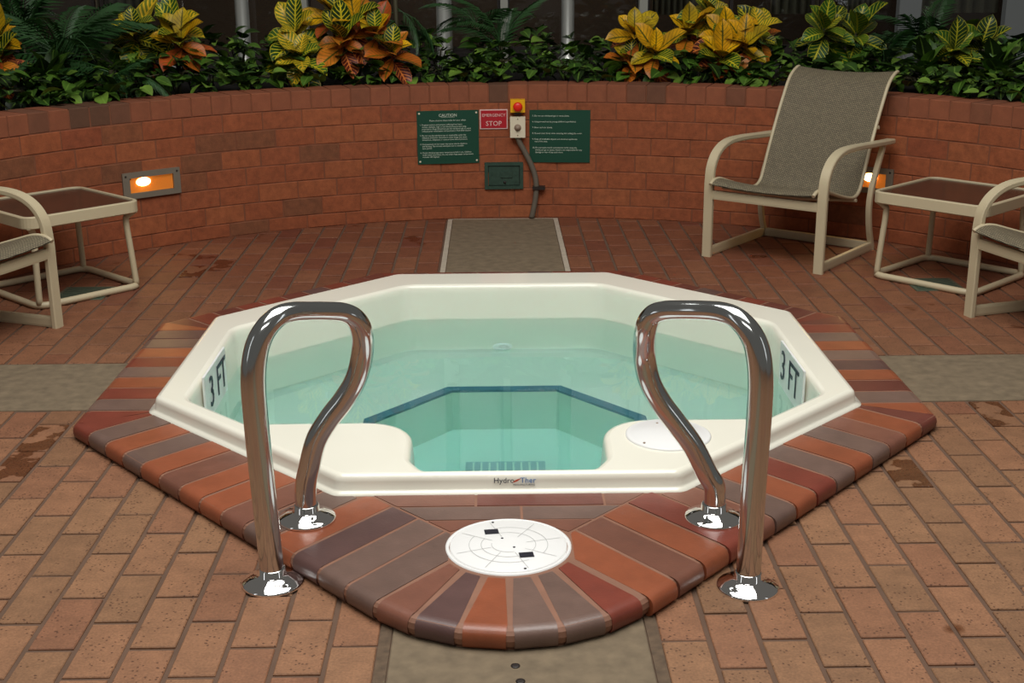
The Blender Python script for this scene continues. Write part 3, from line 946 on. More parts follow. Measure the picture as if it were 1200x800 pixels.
# maker's mark on the front skirt
yf = -A_T-.0035
zl_ = ZC+.028
text('lettering', 'Hydro', .0235, 'navy', tub, (-.046,yf,zl_), (PI/2,0,0), depth=.0004)
text('lettering', 'Ther', .0235, 'logo_blue', tub, (.032,yf,zl_), (PI/2,0,0), depth=.0004)
v = []; f = []
for i in range(11):
    t = i/10; x_ = .010+.024*t; c_ = zl_+.001+.012*t*t; h_ = .009*math.sin(PI*t)*.6+.0008
    v += [(x_,yf-.0005,c_),(x_,yf-.0005,c_+h_)]
for i in range(10): f.append((2*i,2*i+2,2*i+3,2*i+1))
obj('emblem', mesh('emblem', v, f), MAT['logo_red'], tub)
text('lettering', 'MANUFACTURING', .0075, 'navy', tub, (.012,yf,zl_-.009), (PI/2,0,0), depth=.0004)

# ---- water body
wloop = [Vector((CX+q.x,CY+q.y)) for q in offset_loop(opening, -.006)]
wv, wf = poly_fill(wloop, zw)
mb = MB(); mb.add(wv, wf)
mb.add([(q.x,q.y,zf-.03) for q in wv], [t[::-1] for t in wf])
n = len(wloop)
mb.add([(q.x,q.y,zw) for q in wloop]+[(q.x,q.y,zf-.03) for q in wloop], [((i+1)%n, i, n+i, n+(i+1)%n) for i in range(n)])
me = mb.me('water')
bm = bmesh.new(); bm.from_mesh(me); bmesh.ops.remove_doubles(bm, verts=bm.verts, dist=1e-5); bmesh.ops.recalc_face_normals(bm, faces=bm.faces); bm.to_mesh(me); bm.free()
tag(obj('spa_water', me, MAT['water']), 'clear turquoise water filling the hot tub', 'water', kind='stuff')

# ================================================================== HANDRAILS
def handrail(pts, base1, base2, label):
    b1 = G(*base1, 0); b2 = G(*base2, ZC)
    t = thing('handrail', label, 'handrail', (b1.x,b1.y,0), 0, 'chrome spa entry rails')
    W = []
    for px_, py_, y_, r_ in pts: W.append(RY(px_, py_, y_))
    RR = [Vector((q,0,0)) for q in [.0315]+[q[3] for q in pts]+[.030,.030]]
    W = [Vector((b1.x,b1.y,.004))]+W+[Vector((b2.x,b2.y,ZC+.09)), Vector((b2.x,b2.y,ZC+.004))]
    path = smoothpath(W, 8)
    MB().tube([p-b1 for p in path], .0315, 28, True, rr=[q.x for q in smoothpath(RR, 8)], up=Vector((0,1,0))).build('rail_tube', MAT['chrome'], t)
    for b, z0 in ((b1,0.0),(b2,ZC)):
        MB().lathe([(.080,0),(.081,.004),(.078,.009),(.060,.014),(.042,.024),(.036,.030),(.0345,.044),(.0325,.046)], 40, (b.x-b1.x,b.y-b1.y,z0)).build('base_flange', MAT['polished'], t)
    return t
def ys(L, a, b):  # linear run of depths
    return [a+(b-a)*i/(len(L)-1) for i in range(len(L))]
yb = G(320,683).y; yt = G(360,608,ZC).y
Lp = [(316,640,yb,.0315),(307,560,yb,.0315),(299,480,yb,.0315),(297,440,yb+.002,.0315),(301,408,yb+.010,.031),(311,386,yb+.025,.029),(326,371,yb+.05,.027),(343,365.5,yb+.08,.0255),(362,364.5,yb+.115,.0245),(382,364.5,yb+.15,.0245),(402,366,yb+.185,.0255),(416,373,yb+.205,.027),(424,388,yb+.225,.029),(425,411,yt-.02,.030),(418,442,yt-.012,.030),(403,468,yt-.006,.030),(386,490,yt-.003,.030),(371,515,yt,.030),(363,545,yt,.030)]
handrail(Lp, (320,683), (360,608), 'chrome grab rail on the left side of the spa entry')
yb = G(876,688).y; yt = G(836,607,ZC).y
Rp = [(879,640,yb,.0315),(884,560,yb,.0315),(890,480,yb,.0315),(891,440,yb+.002,.0315),(887,408,yb+.010,.031),(877,387,yb+.025,.029),(862,372,yb+.05,.027),(845,365.5,yb+.08,.0255),(824,363.5,yb+.115,.0245),(800,363,yb+.15,.0245),(778,364,yb+.185,.0255),(764,370,yb+.205,.027),(756.5,386,yb+.225,.029),(755,415,yt-.02,.030),(761,446,yt-.012,.030),(775,472,yt-.006,.030),(793,496,yt-.003,.030),(812,522,yt,.030),(828,553,yt,.030)]
handrail(Rp, (876,688), (836,607), 'chrome grab rail on the right side of the spa entry')

# ================================================================== WALL FITTINGS
def wall_thing(name, label, cat, px_, py_, group=None):
    P = WALL(px_, py_)
    t = thing(name, label, cat, P, wall_frame(P), group); return t, P
def plate(parent, name, w_, h_, t0, t1, mat, ch=.0):
    return MB().box((-w_/2,-t1,-h_/2),(w_/2,-t0,h_/2)).build(name, MAT[mat], parent)
# left rules sign
t, P = wall_thing('rules_sign', 'green rules sign headed CAUTION left of the red sign', 'sign', 525, 160.5)
plate(t, 'board', .368, .315, .0, .010, 'dark_green')
for sx_ in (-1,1):
    for sz_ in (-1,1):
        MB().lathe([(.006,0),(.006,.002),(.003,.003)], 12, mtx=Matrix.Translation((sx_*.170,-.010,sz_*.142)) @ Matrix.Rotation(PI/2,4,'X')).build('screw', MAT['ivory'], t)
R_ = (PI/2,0,0)
text('lettering', 'CAUTION', .024, 'sign_text', t, (0,-.0108,.122), R_, 'CENTER', depth=.0003)
MB().box((-.040,-.0112,.118),(.040,-.0106,.1192)).build('underline', MAT['sign_text'], t)
text('lettering', 'Please observe these rules for your safety.', .0128, 'sign_text', t, (0,-.0108,.096), R_, 'CENTER', depth=.0003)
tx = ['1. Pregnant women and persons suffering from heart\n    disease, diabetes, high or low blood pressure and using\n    prescription drugs should not use the whirlpool spa or sauna\n    without prior consultation and permission from their doctor.',
      '2. Do not use the whirlpool spa or sauna while under the\n    influence of alcohol, narcotics or other drugs that cause\n    drowsiness, sleepiness or raise or lower blood pressure.',
      '3. Overexposure to hot water may cause nausea, dizziness\n    and fainting. Ten minutes whirlpool use is a sensible\n    time period.',
      '4. Check whirlpool spa water temperature before use. Children\n    under adult supervision. Do not enter if spa water temperature\n    exceeds 104 degrees.']
zt = .072
for s_ in tx:
    text('lettering', s_, .0118, 'sign_text', t, (-.168,-.0108,zt), R_, spacing=1.06, depth=.0003); zt -= .0125*(s_.count('\n')+1)+.0135
# red emergency sign
t, P = wall_thing('emergency_sign', 'small red EMERGENCY STOP sign with pale border', 'sign', 578.5, 139.5)
plate(t, 'border', .166, .116, .0, .006, 'sign_edge'); plate(t, 'panel', .154, .104, .006, .008, 'sign_red')
text('lettering', 'EMERGENCY', .0245, 'sign_edge', t, (0,-.0086,.016), R_, 'CENTER', depth=.0003)
text('lettering', 'STOP', .040, 'sign_edge', t, (0,-.0086,-.038), R_, 'CENTER', depth=.0004)
# right rules sign
t, P = wall_thing('rules_sign', 'green rules sign right of the yellow stop button, no screws', 'sign', 656, 159.5)
plate(t, 'board', .362, .312, .0, .010, 'dark_green')
tx = ['5. Do not use whirlpool spa or sauna alone.', '6. Unsupervised use by young children is prohibited.', '7. Enter and exit slowly.', '8. Shower your shoes when entering and exiting the water.',
      '9. Keep all breakable objects and electrical appliances\n    out of the area.', '10. Do not make unsafe commitment while using the\n     whirlpool spa or sauna. Hotel is not responsible for any\n     damage or loss of any such items.']
zt = .118
for s_ in tx:
    text('lettering', s_, .0124, 'sign_text', t, (-.164,-.0108,zt), R_, spacing=1.12, depth=.0003); zt -= .0165*(s_.count('\n'))+.0345
# emergency button
t, P = wall_thing('emergency_button', 'yellow box with red mushroom stop button', 'button', 606.5, 123)
MB().box((-.043,-.062,-.037),(.043,0,.037)).build('housing', MAT['yellow'], t)
mt = Matrix.Translation((0,-.062,-.002)) @ Matrix.Rotation(PI/2,4,'X')
MB().lathe([(.014,0),(.014,.012),(.025,.014),(.028,.022),(.024,.030),(.012,.034),(.0001,.035)], 28, mtx=mt).build('push_button', MAT['red_button'], t)
MB().box((-.020,-.05,-.052),(.020,-.004,-.037)).build('neck', MAT['black_metal'], t)
# timer box with conduit
t, P = wall_thing('timer_box', 'ivory wall box with round dial below the yellow button', 'switch', 606.5, 147.5)
MB().box((-.043,-.052,-.060),(.043,0,.060)).build('box', MAT['ivory'], t)
MB().box((-.045,-.058,-.062),(.045,-.052,.062)).build('cover', MAT['ivory'], t)
mt = Matrix.Translation((0,-.058,-.003)) @ Matrix.Rotation(PI/2,4,'X')
MB().lathe([(.021,0),(.020,.004),(.014,.006),(.012,.018),(.0001,.019)], 24, mtx=mt).build('dial', MAT['dial'], t)
for z_ in (-.048,.048):
    MB().lathe([(.004,0),(.004,.001),(.0001,.0015)], 8, mtx=Matrix.Translation((0,-.058,z_)) @ Matrix.Rotation(PI/2,4,'X')).build('screw', MAT['dial'], t)
cp = [WALL(606,158,.03), WALL(609,167,.028), WALL(615,178,.026), WALL(622,192,.024), WALL(627,206,.024), WALL(628.5,220,.024), WALL(627,236,.024), WALL(623,253,.026)]
cp[-1].z = 0.004
c0 = Vector((cp[-1].x,cp[-1].y,0))
ct = thing('conduit', 'grey metal conduit curving down the brick wall to the floor', 'conduit', c0)
MB().tube([p-c0 for p in smoothpath(cp,5)], .0165, 12, up=Vector((0,1,0))).build('pipe', MAT['conduit'], ct)
cl = WALL(630,219,.0)-c0
rz = wall_frame(WALL(630,219))
mb = MB().box((-.03,-.046,-.010),(.045,0,.010)); mb.build('clamp', MAT['black_metal'], ct, loc=cl, rot=(0,0,rz))
# green bronze wall box
t, P = wall_thing('wall_box', 'green weathered bronze hose box set in the brick wall', 'box', 590.5, 205.5)
w_, h_ = .232,.162
mb = MB()
for lo, hi in (((-w_/2,-.014,-h_/2),(w_/2,0,-h_/2+.02)),((-w_/2,-.014,h_/2-.02),(w_/2,0,h_/2)),((-w_/2,-.014,-h_/2+.02),(-w_/2+.02,0,h_/2-.02)),((w_/2-.02,-.014,-h_/2+.02),(w_/2,0,h_/2-.02))): mb.box(lo,hi)
mb.build('frame', MAT['verdigris'], t)
d_ = MB().box((-w_/2+.024,-.007,-h_/2+.024),(w_/2-.024,0,h_/2-.024)).build('door', MAT['verdigris'], t)
MB().box((-.02,-.012,-.012),(.05,-.007,.025)).build('raised_plate', MAT['verdigris'], d_)
MB().lathe([(.008,0),(.008,.006),(.0001,.007)], 12, mtx=Matrix.Translation((.005,-.007,-.04)) @ Matrix.Rotation(PI/2,4,'X')).build('lock', MAT['black_metal'], d_)
MB().box((-w_/2+.02,-.001,-h_/2+.02),(w_/2-.02,.0,h_/2-.02)).build('backing', MAT['black_metal'], t)
# brick lights
def brick_light(px_, py_, label, bx=-.045):
    t, P = wall_thing('wall_light', label, 'wall light', px_, py_, 'brick lights in the curved wall')
    w_, h_, b_ = .335,.142,.040; y = -.016
    mb = MB()
    for lo, hi in (((-w_/2,y,-h_/2),(w_/2,0,-h_/2+.030)),((-w_/2,y,h_/2-.030),(w_/2,0,h_/2)),((-w_/2,y,-h_/2+.03),(-w_/2+b_,0,h_/2-.03)),((w_/2-b_,y,-h_/2+.03),(w_/2,0,h_/2-.03))): mb.box(lo,hi)
    mb.build('frame', MAT['alu'], t)
    MB().box((-w_/2+b_,-.003,-h_/2+.03),(w_/2-b_,-.001,h_/2-.03)).build('reflector', MAT['reflector'], t)
    mt = Matrix.Translation((bx,-.004,.014)) @ Matrix.Rotation(PI/2,4,'X') @ Matrix.Diagonal((1.5,.85,.25,1))
    MB().lathe([(.028*math.cos(a),.028*math.sin(a)) for a in (0,.4,.8,1.2,1.55)]+[(.0001,.028)], 20, mtx=mt).build('bulb', MAT['bulb'], t)
    MB().box((-w_/2+b_,-.0145,-h_/2+.03),(w_/2-b_,-.0125,h_/2-.03)).build('glass', MAT['lamp_glass'], t)
    for sx_ in (-1,1):
        MB().lathe([(.006,0),(.006,.001),(.0001,.0015)], 10, mtx=Matrix.Translation((sx_*(w_/2-.018),y,h_/2-.018)) @ Matrix.Rotation(PI/2,4,'X')).build('screw', MAT['black_metal'], t)
    l = bpy.data.lights.new('lamp_glow', 'AREA'); l.shape = 'RECTANGLE'; l.size = w_-2*b_; l.size_y = h_-.06; l.energy = .5; l.color = (1,.62,.22)
    lo_ = bpy.data.objects.new('lamp_glow', l); COL.objects.link(lo_); lo_.parent = t; lo_.location = (0,-.018,0); lo_.rotation_euler = (-PI/2,0,0)
    pl_ = bpy.data.lights.new('bulb_glow', 'POINT'); pl_.energy = .035; pl_.shadow_soft_size = .004; pl_.color = (1,.72,.34)
    po_ = bpy.data.objects.new('bulb_glow', pl_); COL.objects.link(po_); po_.parent = t; po_.location = (bx,-.0118,.014)
    return t
brick_light(177, 214.5, 'lit brick light in the wall above the left glass table')
brick_light(1013, 210, 'lit brick light in the wall half hidden behind the armchair', .035)

# ================================================================== FURNITURE
def bar(path, wid, thk, name, parent, lateral=Vector((1,0,0)), k=6, smooth_=True):
    """flat bar; wid measured along lateral, thk across"""
    P = smoothpath(path, k) if smooth_ else [Vector(p) for p in path]
    rings = []; m = len(P); sect = RRECT
    mb = MB(); v = []; f = []
    for i, p in enumerate(P):
        t = (P[min(i+1,m-1)]-P[max(i-1,0)]).normalized()
        a = (lateral-t*lateral.dot(t)).normalized(); b = t.cross(a)
        v += [p+a*(c*wid/2)+b*(d*thk/2) for c, d in sect]
    n = len(sect)
    for i in range(m-1):
        for q in range(n):
            q2 = (q+1)%n; f.append((i*n+q, i*n+q2, (i+1)*n+q2, (i+1)*n+q))
    f.append(tuple(reversed(range(n)))); f.append(tuple((m-1)*n+q for q in range(n)))
    mb.add(v, f); return mb.build(name, MAT['cream_metal'], parent)
def make_chair(label, O, u):
    """local x runs from the sitter's right... viewed from the front: left to right; local y runs backward"""
    t = thing('sling_chair', label, 'chair', (O[0],O[1],0), math.atan2(u[1],u[0]), 'cream sling armchairs by the planter')
    X = .319
    for s in (-1,1):
        x = s*X
        bar([(x,.012,.0),(x,.012,.25),(x,.012,.40),(x,.03,.49),(x,.09,.555),(x,.19,.588),(x,.34,.592),(x,.55,.582),(x,.76,.572),(x,.83,.570)], .052, .026, 'arm_and_leg', t)
        bar([(x,.73,.562),(x,.675,.46),(x,.615,.34),(x,.60,.24),(x,.625,.12),(x,.665,.03),(x,.67,.0)], .030, .026, 'rear_leg', t)
        bar([(x,.02,.024),(x,.35,.024),(x,.665,.024)], .024, .046, 'base_bar', t)
    bar([(-X,.012,.335),(0,.012,.335),(X,.012,.335)], .022, .046, 'front_stretcher', t, lateral=Vector((0,1,0)))
    bar([(-X,.66,.024),(0,.66,.024),(X,.66,.024)], .022, .044, 'rear_stretcher', t, lateral=Vector((0,1,0)))
    # sling: rails and cloth share a side profile
    prof = [(-.035,.395),(.0,.412),(.06,.413),(.16,.385),(.30,.345),(.42,.318),(.485,.318),(.53,.345),(.56,.40),(.60,.49),(.68,.65),(.76,.79),(.81,.865),(.86,.905),(.91,.925),(.93,.925)]
    pp = smoothpath([(0,a,b) for a, b in prof], 4)
    for s in (-1,1):
        MB().tube([p+Vector((s*.288,0,0)) for p in pp], .0095, 10, up=Vector((1,0,0))).build('sling_rail', MAT['cream_metal'], t)
    for a, b in ((.12,.36),(.47,.30),(.70,.655)):
        MB().tube([(-.30,a,b),(-.15,a+.006,b-.012),(.15,a+.006,b-.012),(.30,a,b)], .010, 8).build('cross_bar', MAT['cream_metal'], t)
    v = []; f = []; uvs = []; nx = 12; L = 0; m = len(pp); ln = [0]
    for i in range(1,m): ln.append(ln[-1]+(pp[i]-pp[i-1]).length)
    for side_ in (0,1):
        for i, p in enumerate(pp):
            tt = (pp[min(i+1,m-1)]-pp[max(i-1,0)]).normalized(); nn = Vector((0,-tt.z,tt.y))
            for k in range(nx+1):
                c = k/nx*2-1
                sag = -.018*(1-c*c)
                q = p+nn*(sag+.004-side_*.006)+Vector((c*.288,0,0)); v.append(q); uvs.append((k/nx, ln[i]))
    for i in range(m-1):
        for k in range(nx):
            a = i*(nx+1)+k; q = (a, a+1, a+nx+2, a+nx+1); f.append(q); f.append(tuple(x+m*(nx+1) for x in q[::-1]))
    me = mesh('sling', v, f, True); ul = me.uv_layers.new(name='UVMap')
    for lp in me.loops: ul.data[lp.index].uv = uvs[lp.vertex_index]
    obj('sling', me, MAT['sling'], t)
    return t
make_chair('tall-backed cream sling armchair right of the signs, seen whole', (1.3235,6.462), (.78,-.625))
make_chair('cream sling armchair cut off by the right edge of the picture', (2.145,5.170), (.30,-.954))
make_chair('cream sling armchair cut off by the left edge of the picture', (-2.063,5.141), (.354,.935))

def make_table(label, c, ang):
    t = thing('side_table', label, 'table', (c[0],c[1],0), ang, 'glass-topped patio side tables')
    S_ = .265; h = .435
    ring = fillet([Vector(q) for q in ((-S_,-S_),(S_,-S_),(S_,S_),(-S_,S_))], .055, 6)
    MB().tube([(q.x,q.y,.0165) for q in ring], .0165, 12, closed=True, cap=False).build('base_ring', MAT['cream_metal'], t)
    T = .295
    lo = fillet([Vector(q) for q in ((-T,-T),(T,-T),(T,T),(-T,T))], .06, 6)
    mb = MB(); L = []
    for o_, z_ in ((-.010,h-.058),(0,h-.052),(0,h-.004),(-.004,h),(-.018,h),(-.020,h-.008),(-.024,h-.058),(-.010,h-.058)):
        L.append([Vector((q.x,q.y,z_)) for q in offset_loop(lo, o_)])
    loft(mb, L, smooth=False); mb.build('top_frame', MAT['cream_metal'], t)
    gl = offset_loop(lo, -.019); v1, f1 = poly_fill(gl, h-.006); v2, f2 = poly_fill(gl, h-.012)
    mb = MB().add(v1, f1).add(v2, [q[::-1] for q in f2]); n = len(gl)
    mb.add([(q.x,q.y,h-.006) for q in gl]+[(q.x,q.y,h-.012) for q in gl], [(i,n+i,n+(i+1)%n,(i+1)%n) for i in range(n)])
    mb.build('glass_top', MAT['table_glass'], t)
    for sx_ in (-1,1):
        for sy_ in (-1,1):
            a = S_*.95; b_ = S_*.88
            MB().tube(smoothpath([(sx_*a,sy_*a,.02),(sx_*(a+b_)/2,sy_*(a+b_)/2,.20),(sx_*b_*1.01,sy_*b_*1.01,.33),(sx_*b_*1.04,sy_*b_*1.04,.36),(sx_*b_*1.16,sy_*b_*1.16,h-.045)],5), .015, 12).build('leg', MAT['cream_metal'], t)
    return t
make_table('glass-topped cream side table between the two right armchairs', (2.205,6.175), math.radians(43))
make_table('glass-topped cream side table beside the left armchair', (-2.145,6.10), math.radians(46))
# floor drains under the tables
def drain(label, c, s=.12):
    t = thing('drain_cover', label, 'drain', (c[0],c[1],0), 0, 'square floor drains')
    MB().box((-s,-s,-.004),(s,s,.003), ch=.001).build('frame', MAT['drain'], t)
    for i in range(7):
        MB().box((-s*.85,-.006,.003),(s*.85,.006,.0045)).build('slat', MAT['verdigris'], t, loc=(0,-s*.8+i*s*.265,0))
drain('square green floor drain under the right table', (2.085,6.035))
drain('square green floor drain under the left table', (-2.02,6.02))

# ================================================================== PLANTS
def leaf_me(name, length, width, curve, fold, nseg=7, shape='lance', wav=0.0):
    v = []; f = []; uv = []
    for i in range(nseg+1):
        t = i/nseg
        if shape == 'lance': wd = width*1.06*(max(0,math.sin(PI*min(1,(t*.93+.03)**1.25)))**.8)
        elif shape == 'heart': wd = width*(math.sin(PI*(t*.93+.07))**.7)*(1.25-.55*t)
        else: wd = width*math.sin(PI*(t*.9+.05))
        if t >= 1: wd = .002
        a = curve*t
        y = length*(math.sin(a)/curve if abs(curve) > 1e-3 else t); z = -length*((1-math.cos(a))/curve if abs(curve) > 1e-3 else 0)
        for k in (-1,-.5,0,.5,1):
            zz = z+abs(k)*wd/2*fold+wav*math.sin(t*9+k)*width*.1*abs(k)
            v.append((k*wd/2, y, zz)); uv.append((k/2+.5, t))
    for i in range(nseg):
        for k in range(4):
            a = i*5+k; f.append((a,a+1,a+6,a+5))
    me = mesh(name, v, f, True); ul = me.uv_layers.new(name='UVMap')
    for lp in me.loops: ul.data[lp.index].uv = uv[lp.vertex_index]
    return me
CM = {}
for mt in ('croton_green','croton_yellow','croton_spot','croton_red','croton_dark'):
    CM[mt] = []
    for L_, w_, c_ in ((.26,.135,.55),(.22,.125,.9),(.29,.145,.35)):
        me = leaf_me('leaf', L_, w_, c_, .45, 8, 'lance', .6); me.materials.append(MAT[mt]); CM[mt].append(me)
GREENS = [srgb(40,74,22), srgb(52,92,28), srgb(34,62,22), srgb(66,104,30)]
YELL = [srgb(232,178,18), srgb(220,162,14), srgb(206,154,18), srgb(190,160,26)]
ORAN = [srgb(206,122,34), srgb(190,100,30), srgb(176,78,32)]
REDS = [srgb(104,40,28), srgb(130,54,34), srgb(84,40,28)]
def croton(px_, py_, y_, label, style, heads, sc=1.0, seed=1, nl=13):
    """heads: rosettes on their own branches, (pixel x, pixel y, depth offset) seen around the plant's middle"""
    rn = random.Random(seed)
    top = RY(px_, py_, y_); base = Vector((top.x, top.y, WH-.05))
    t = thing('croton', label, 'croton', base, 0, 'croton shrubs in the planter')
    for hx, hy, hd, st in heads:
        H = RY(hx, hy-7, y_+hd)-base
        MB().tube(smoothpath([(0,0,0),(H.x*.35,H.y*.35,H.z*.55),(H.x,H.y,H.z)],4), .010, 7).build('stem', MAT['stem'], t)
        for i in range(nl):
            lev = i/nl                      # 0 top .. 1 bottom
            az = i*2.399+rn.uniform(-.25,.25)
            el = math.radians(72-98*lev+rn.uniform(-12,12))
            r = rn.random()
            if st == 'y':
                mt, col = ('croton_spot', rn.choice(YELL)) if lev < .68 and r > .22 else (('croton_green', rn.choice(GREENS)) if lev < .5 else ('croton_spot', rn.choice(ORAN)) if lev < .82 else ('croton_red', rn.choice(REDS)))
            elif st == 'o':
                mt, col = ('croton_green', rn.choice(GREENS)) if lev < .3 and r > .4 else (('croton_spot', rn.choice(YELL)) if lev < .3 else ('croton_spot', rn.choice(ORAN)) if lev < .75 else ('croton_red', rn.choice(REDS)))
            elif st == 'g':
                mt, col = ('croton_green', rn.choice(GREENS)) if r > .4 else (('croton_yellow', srgb(120,128,30)) if lev < .7 else ('croton_spot', rn.choice(ORAN)))
            else:
                mt, col = ('croton_dark', rn.choice(GREENS)) if r > .12 else ('croton_green', srgb(72,92,26))
            z = H.z*(1-.30*lev*min(1,.25/max(H.z,.05)))
            o = obj('leaf', rn.choice(CM[mt]), None, t, loc=(H.x,H.y,z), color=col)
            o.rotation_euler = (Matrix.Rotation(.6,3,'X') @ Matrix.Rotation(az,3,'Z') @ Matrix.Rotation(el,3,'X') @ Matrix.Rotation(rn.uniform(-.3,.3),3,'Y')).to_euler()
            s_ = sc*rn.uniform(.72,1.1); o.scale = (s_,s_,s_)
croton(-6, 62, 7.35, 'orange and yellow croton cut off by the left edge', 'orange', [(0,50,0,'y'),(-4,76,-.08,'o')], .78, 3)
croton(163, 40, 7.75, 'green croton with yellow veins beside the left palm', 'g', [(158,44,0,'g'),(172,62,.05,'g')], .85, 5)
croton(205, 38, 7.75, 'bright yellow-green croton right of the left palm', 'g', [(204,42,0,'g'),(212,54,-.06,'y')], .78, 15)
croton(350, 58, 7.9, 'green croton with yellow edges left of the orange one', 'g', [(346,44,.05,'g'),(352,72,-.08,'g')], .82, 7)
croton(402, 36, 8.0, 'tall orange and yellow croton left of the CAUTION sign', 'o', [(392,22,.05,'y'),(415,30,0,'o'),(402,52,-.08,'o')], .85, 9)
croton(446, 52, 7.95, 'orange and green croton under the hanging palm fronds', 'o', [(440,44,0,'o'),(460,66,-.05,'o')], .78, 19)
croton(757, 66, 8.0, 'golden yellow croton above the right green sign', 'y', [(743,44,.06,'y'),(768,68,-.06,'y'),(740,78,0,'o')], .74, 11)
croton(815, 50, 8.25, 'golden yellow croton behind the largest one', 'y', [(806,44,0,'y'),(832,22,.05,'g')], .80, 21)
croton(862, 55, 8.0, 'largest golden yellow croton left of the armchair', 'y', [(850,48,.04,'y'),(872,60,-.05,'y'),(846,72,-.08,'y'),(888,44,.08,'g')], .80, 23)
croton(985, 38, 8.0, 'dark green croton with yellow veins behind the armchair', 'd', [(966,40,0,'d'),(1004,46,.04,'d')], .85, 13)
croton(1138, 62, 7.6, 'dark green croton with yellow veins above the right table', 'd', [(1118,66,0,'d'),(1150,60,.05,'d')], .80, 17)
# palms
FRM = {}
def frond_me(name, L_, droop, nlf, lw, ll, seed):
    rn = random.Random(seed); mb = MB()
    sp = []
    for i in range(13):
        t = i/12; a = droop*t
        sp.append(Vector((0, L_*(math.sin(a)/droop), -L_*((1-math.cos(a))/droop))))
    mb.tube(sp, .006, 5, rr=[.007*(1-.8*i/12) for i in range(13)])
    for i in range(nlf):
        t = .18+.80*i/(nlf-1); k = min(11,int(t*12)); p = sp[k].lerp(sp[k+1], t*12-k)
        tg = (sp[k+1]-sp[k]).normalized()
        for s in (-1,1):
            d = (Vector((s*1.0,0,0))*.85+tg*.75+Vector((0,0,-.18+rn.uniform(-.12,.12)))).normalized()
            l = ll*(.55+.45*math.sin(PI*min(1,t*.95+.1)))*rn.uniform(.85,1.1)
            nn = Vector((0,0,1)); wv = d.cross(nn).normalized()*lw*.5
            m1 = p+d*l*.45+Vector((0,0,.012)); m2 = p+d*l+Vector((0,0,-l*.28))
            mb.add([p, m1-wv, m1+wv, m2], [(0,1,3,2)][:0]+[(0,1,2),(1,3,2)])
    me = mb.me(name); me.materials.append(MAT['palm']); return me
for i, (L_,dr,nl_,lw,ll) in enumerate(((.55,1.0,20,.016,.17),(.45,.7,18,.016,.15),(.65,1.3,24,.014,.18))):
    FRM[i] = frond_me('frond', L_, dr, nl_, lw, ll, 30+i)
def palm(px_, py_, y_, label, nf, sc, seed, elev=(20,75), stem=True):
    rn = random.Random(seed)
    top = RY(px_, py_, y_); base = Vector((top.x,top.y,WH-.05)); h = max(.04, top.z-base.z)
    t = thing('palm', label, 'palm', base, 0, 'palms in the planter')
    if stem: MB().tube([(0,0,0),(.006,0,h*.5),(0,0,h)], .014, 7).build('stem', MAT['stem'], t)
    for i in range(nf):
        az = i*2.399+rn.uniform(-.3,.3); el = math.radians(rn.uniform(*elev))
        o = obj('frond', FRM[rn.randrange(3)], None, t, loc=(0,0,h*rn.uniform(.55,1)))
        o.rotation_euler = (Matrix.Rotation(az,3,'Z') @ Matrix.Rotation(el,3,'X')).to_euler()
        s = sc*rn.uniform(.8,1.15); o.scale = (s,s,s)
palm(70, 62, 7.55, 'large dark feathery palm at the upper left', 30, 1.05, 41, (-5,70))
palm(130, 82, 7.35, 'low feathery palm in front of the left yellow croton', 8, .6, 42, (10,50))
palm(25, 40, 8.1, 'dark palm behind the left palm against the windows', 18, 1.05, 43, (5,80))
palm(462, -22, 8.35, 'palm with fronds hanging over the orange croton', 10, .62, 44, (-25,20))
palm(587, 52, 8.6, 'thin palm standing between the two centre columns', 7, .75, 45, (45,88))
palm(560, 30, 8.9, 'wispy palm left of the thin centre mullion', 6, .8, 46, (30,80))
palm(1030, 80, 8.1, 'dark feathery palm behind the armchair back', 12, .75, 47, (15,70))
palm(1085, 55, 8.3, 'dark palm left of the right green croton', 12, .8, 48, (25,80))
palm(1185, 70, 7.9, 'dark palm at the far right of the planter', 10, .75, 49, (15,75))

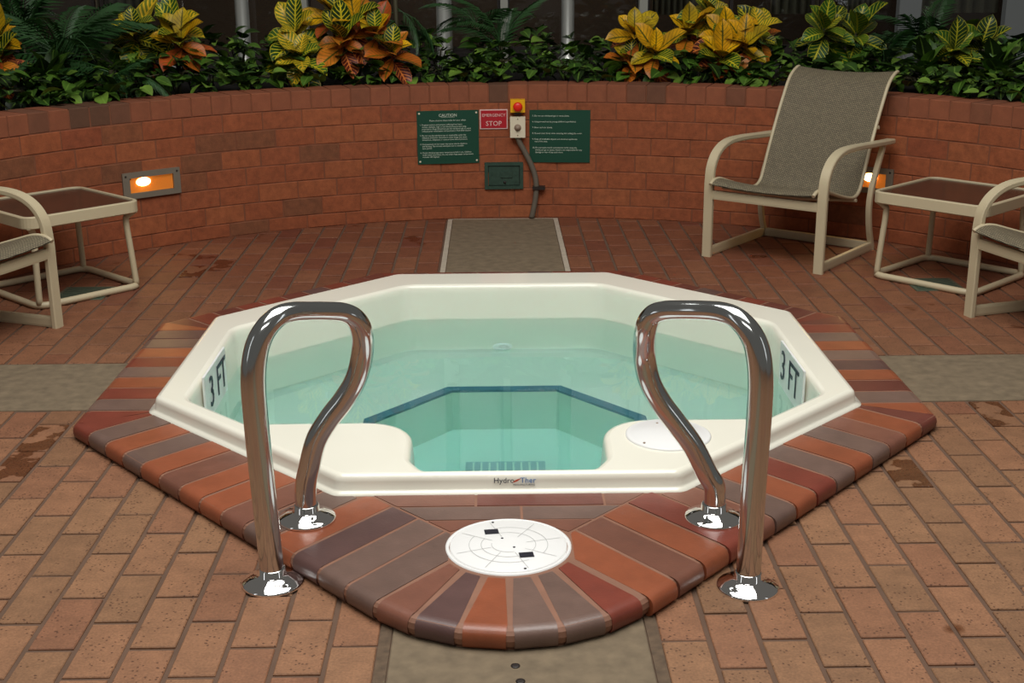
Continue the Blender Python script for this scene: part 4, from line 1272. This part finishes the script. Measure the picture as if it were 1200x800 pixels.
# pothos ground cover along the planter edge
PM = []
for L_, w_, c_ in ((.105,.085,.6),(.085,.075,.9),(.12,.08,.5)):
    me = leaf_me('leaf', L_, w_, c_, .25, 5, 'heart'); me.materials.append(MAT['pothos']); PM.append(me)
PG = [srgb(44,70,22), srgb(58,90,26), srgb(32,50,18), srgb(76,112,36), srgb(48,78,26), srgb(108,140,54)]
rn = random.Random(77)
a0, a1 = math.radians(30), math.radians(150); nP = 34
for i in range(nP+26):
    a = a0+(a1-a0)*(i+.5)/nP if i < nP else a0+(a1-a0)*(i-nP+.5)/26
    R = (WR+.43 if i < nP else WR+.92)+rn.uniform(-.05,.06)
    c = Vector((WC.x+R*math.cos(a), WC.y+R*math.sin(a), WH-.05))
    t = thing('pothos', 'low leafy green pothos trailing along the planter edge' if i < nP else 'taller green pothos behind the front row of pothos', 'pothos', c, a-PI/2, 'pothos plants along the planter edge' if i < nP else 'pothos plants in the back row')
    hgt = rn.uniform(.14,.23) if i < nP else rn.uniform(.22,.34)
    mb = MB()
    for q in range(6):
        aa = rn.uniform(0,2*PI); r = rn.uniform(.06,.16)
        mb.tube([(0,0,0),(r*.5*math.cos(aa),r*.5*math.sin(aa),hgt*.7),(r*math.cos(aa),r*math.sin(aa),hgt*.75)], .004, 5)
    mb.build('vines', MAT['stem'], t)
    for q in range(46):
        x = rn.uniform(-.13,.13); y = rn.uniform(-.24,.26); z = .045+hgt*rn.random()**.7*(1-.3*(abs(y)/.26))
        if y < -.12 and i < nP: z = min(z, .04+rn.uniform(.02,.11))
        z = max(z, .062)
        o = obj('leaf', rn.choice(PM), None, t, loc=(x,y,z), color=rn.choice(PG))
        az = PI+rn.uniform(-1.5,1.5)
        o.rotation_euler = (Matrix.Rotation(az,3,'Z') @ Matrix.Rotation(math.radians(rn.uniform(-25,50)),3,'X') @ Matrix.Rotation(rn.uniform(-.5,.5),3,'Y')).to_euler()
        s = rn.uniform(.65,1.1); o.scale = (s,s,s)
# broad-leaved clumps behind the right table
for px_, py_, y_, lab, sd in ((1085,104,7.55,'bright green broad-leaved clump right of the armchair back',61),(1165,112,7.35,'broad-leaved green clump at the right end of the wall',62),(60,112,7.3,'broad-leaved green clump below the left palm',63)):
    r2 = random.Random(sd); top = RY(px_, py_, y_); base = Vector((top.x,top.y,WH-.05))
    t = thing('leafy_clump', lab, 'plant', base, 0)
    MB().tube([(0,0,0),(0,0,.09)], .01, 7).build('stem', MAT['stem'], t)
    for q in range(22):
        az = q*2.399; lev = q/22
        o = obj('leaf', CLM if False else PM[2], None, t, loc=(.02*math.cos(az),.02*math.sin(az),.07+.10*(1-lev)), color=r2.choice(PG[1:]))
        o.rotation_euler = (Matrix.Rotation(az,3,'Z') @ Matrix.Rotation(math.radians(75-80*lev),3,'X')).to_euler()
        s = r2.uniform(1.2,1.8); o.scale = (s*.75,s,s)
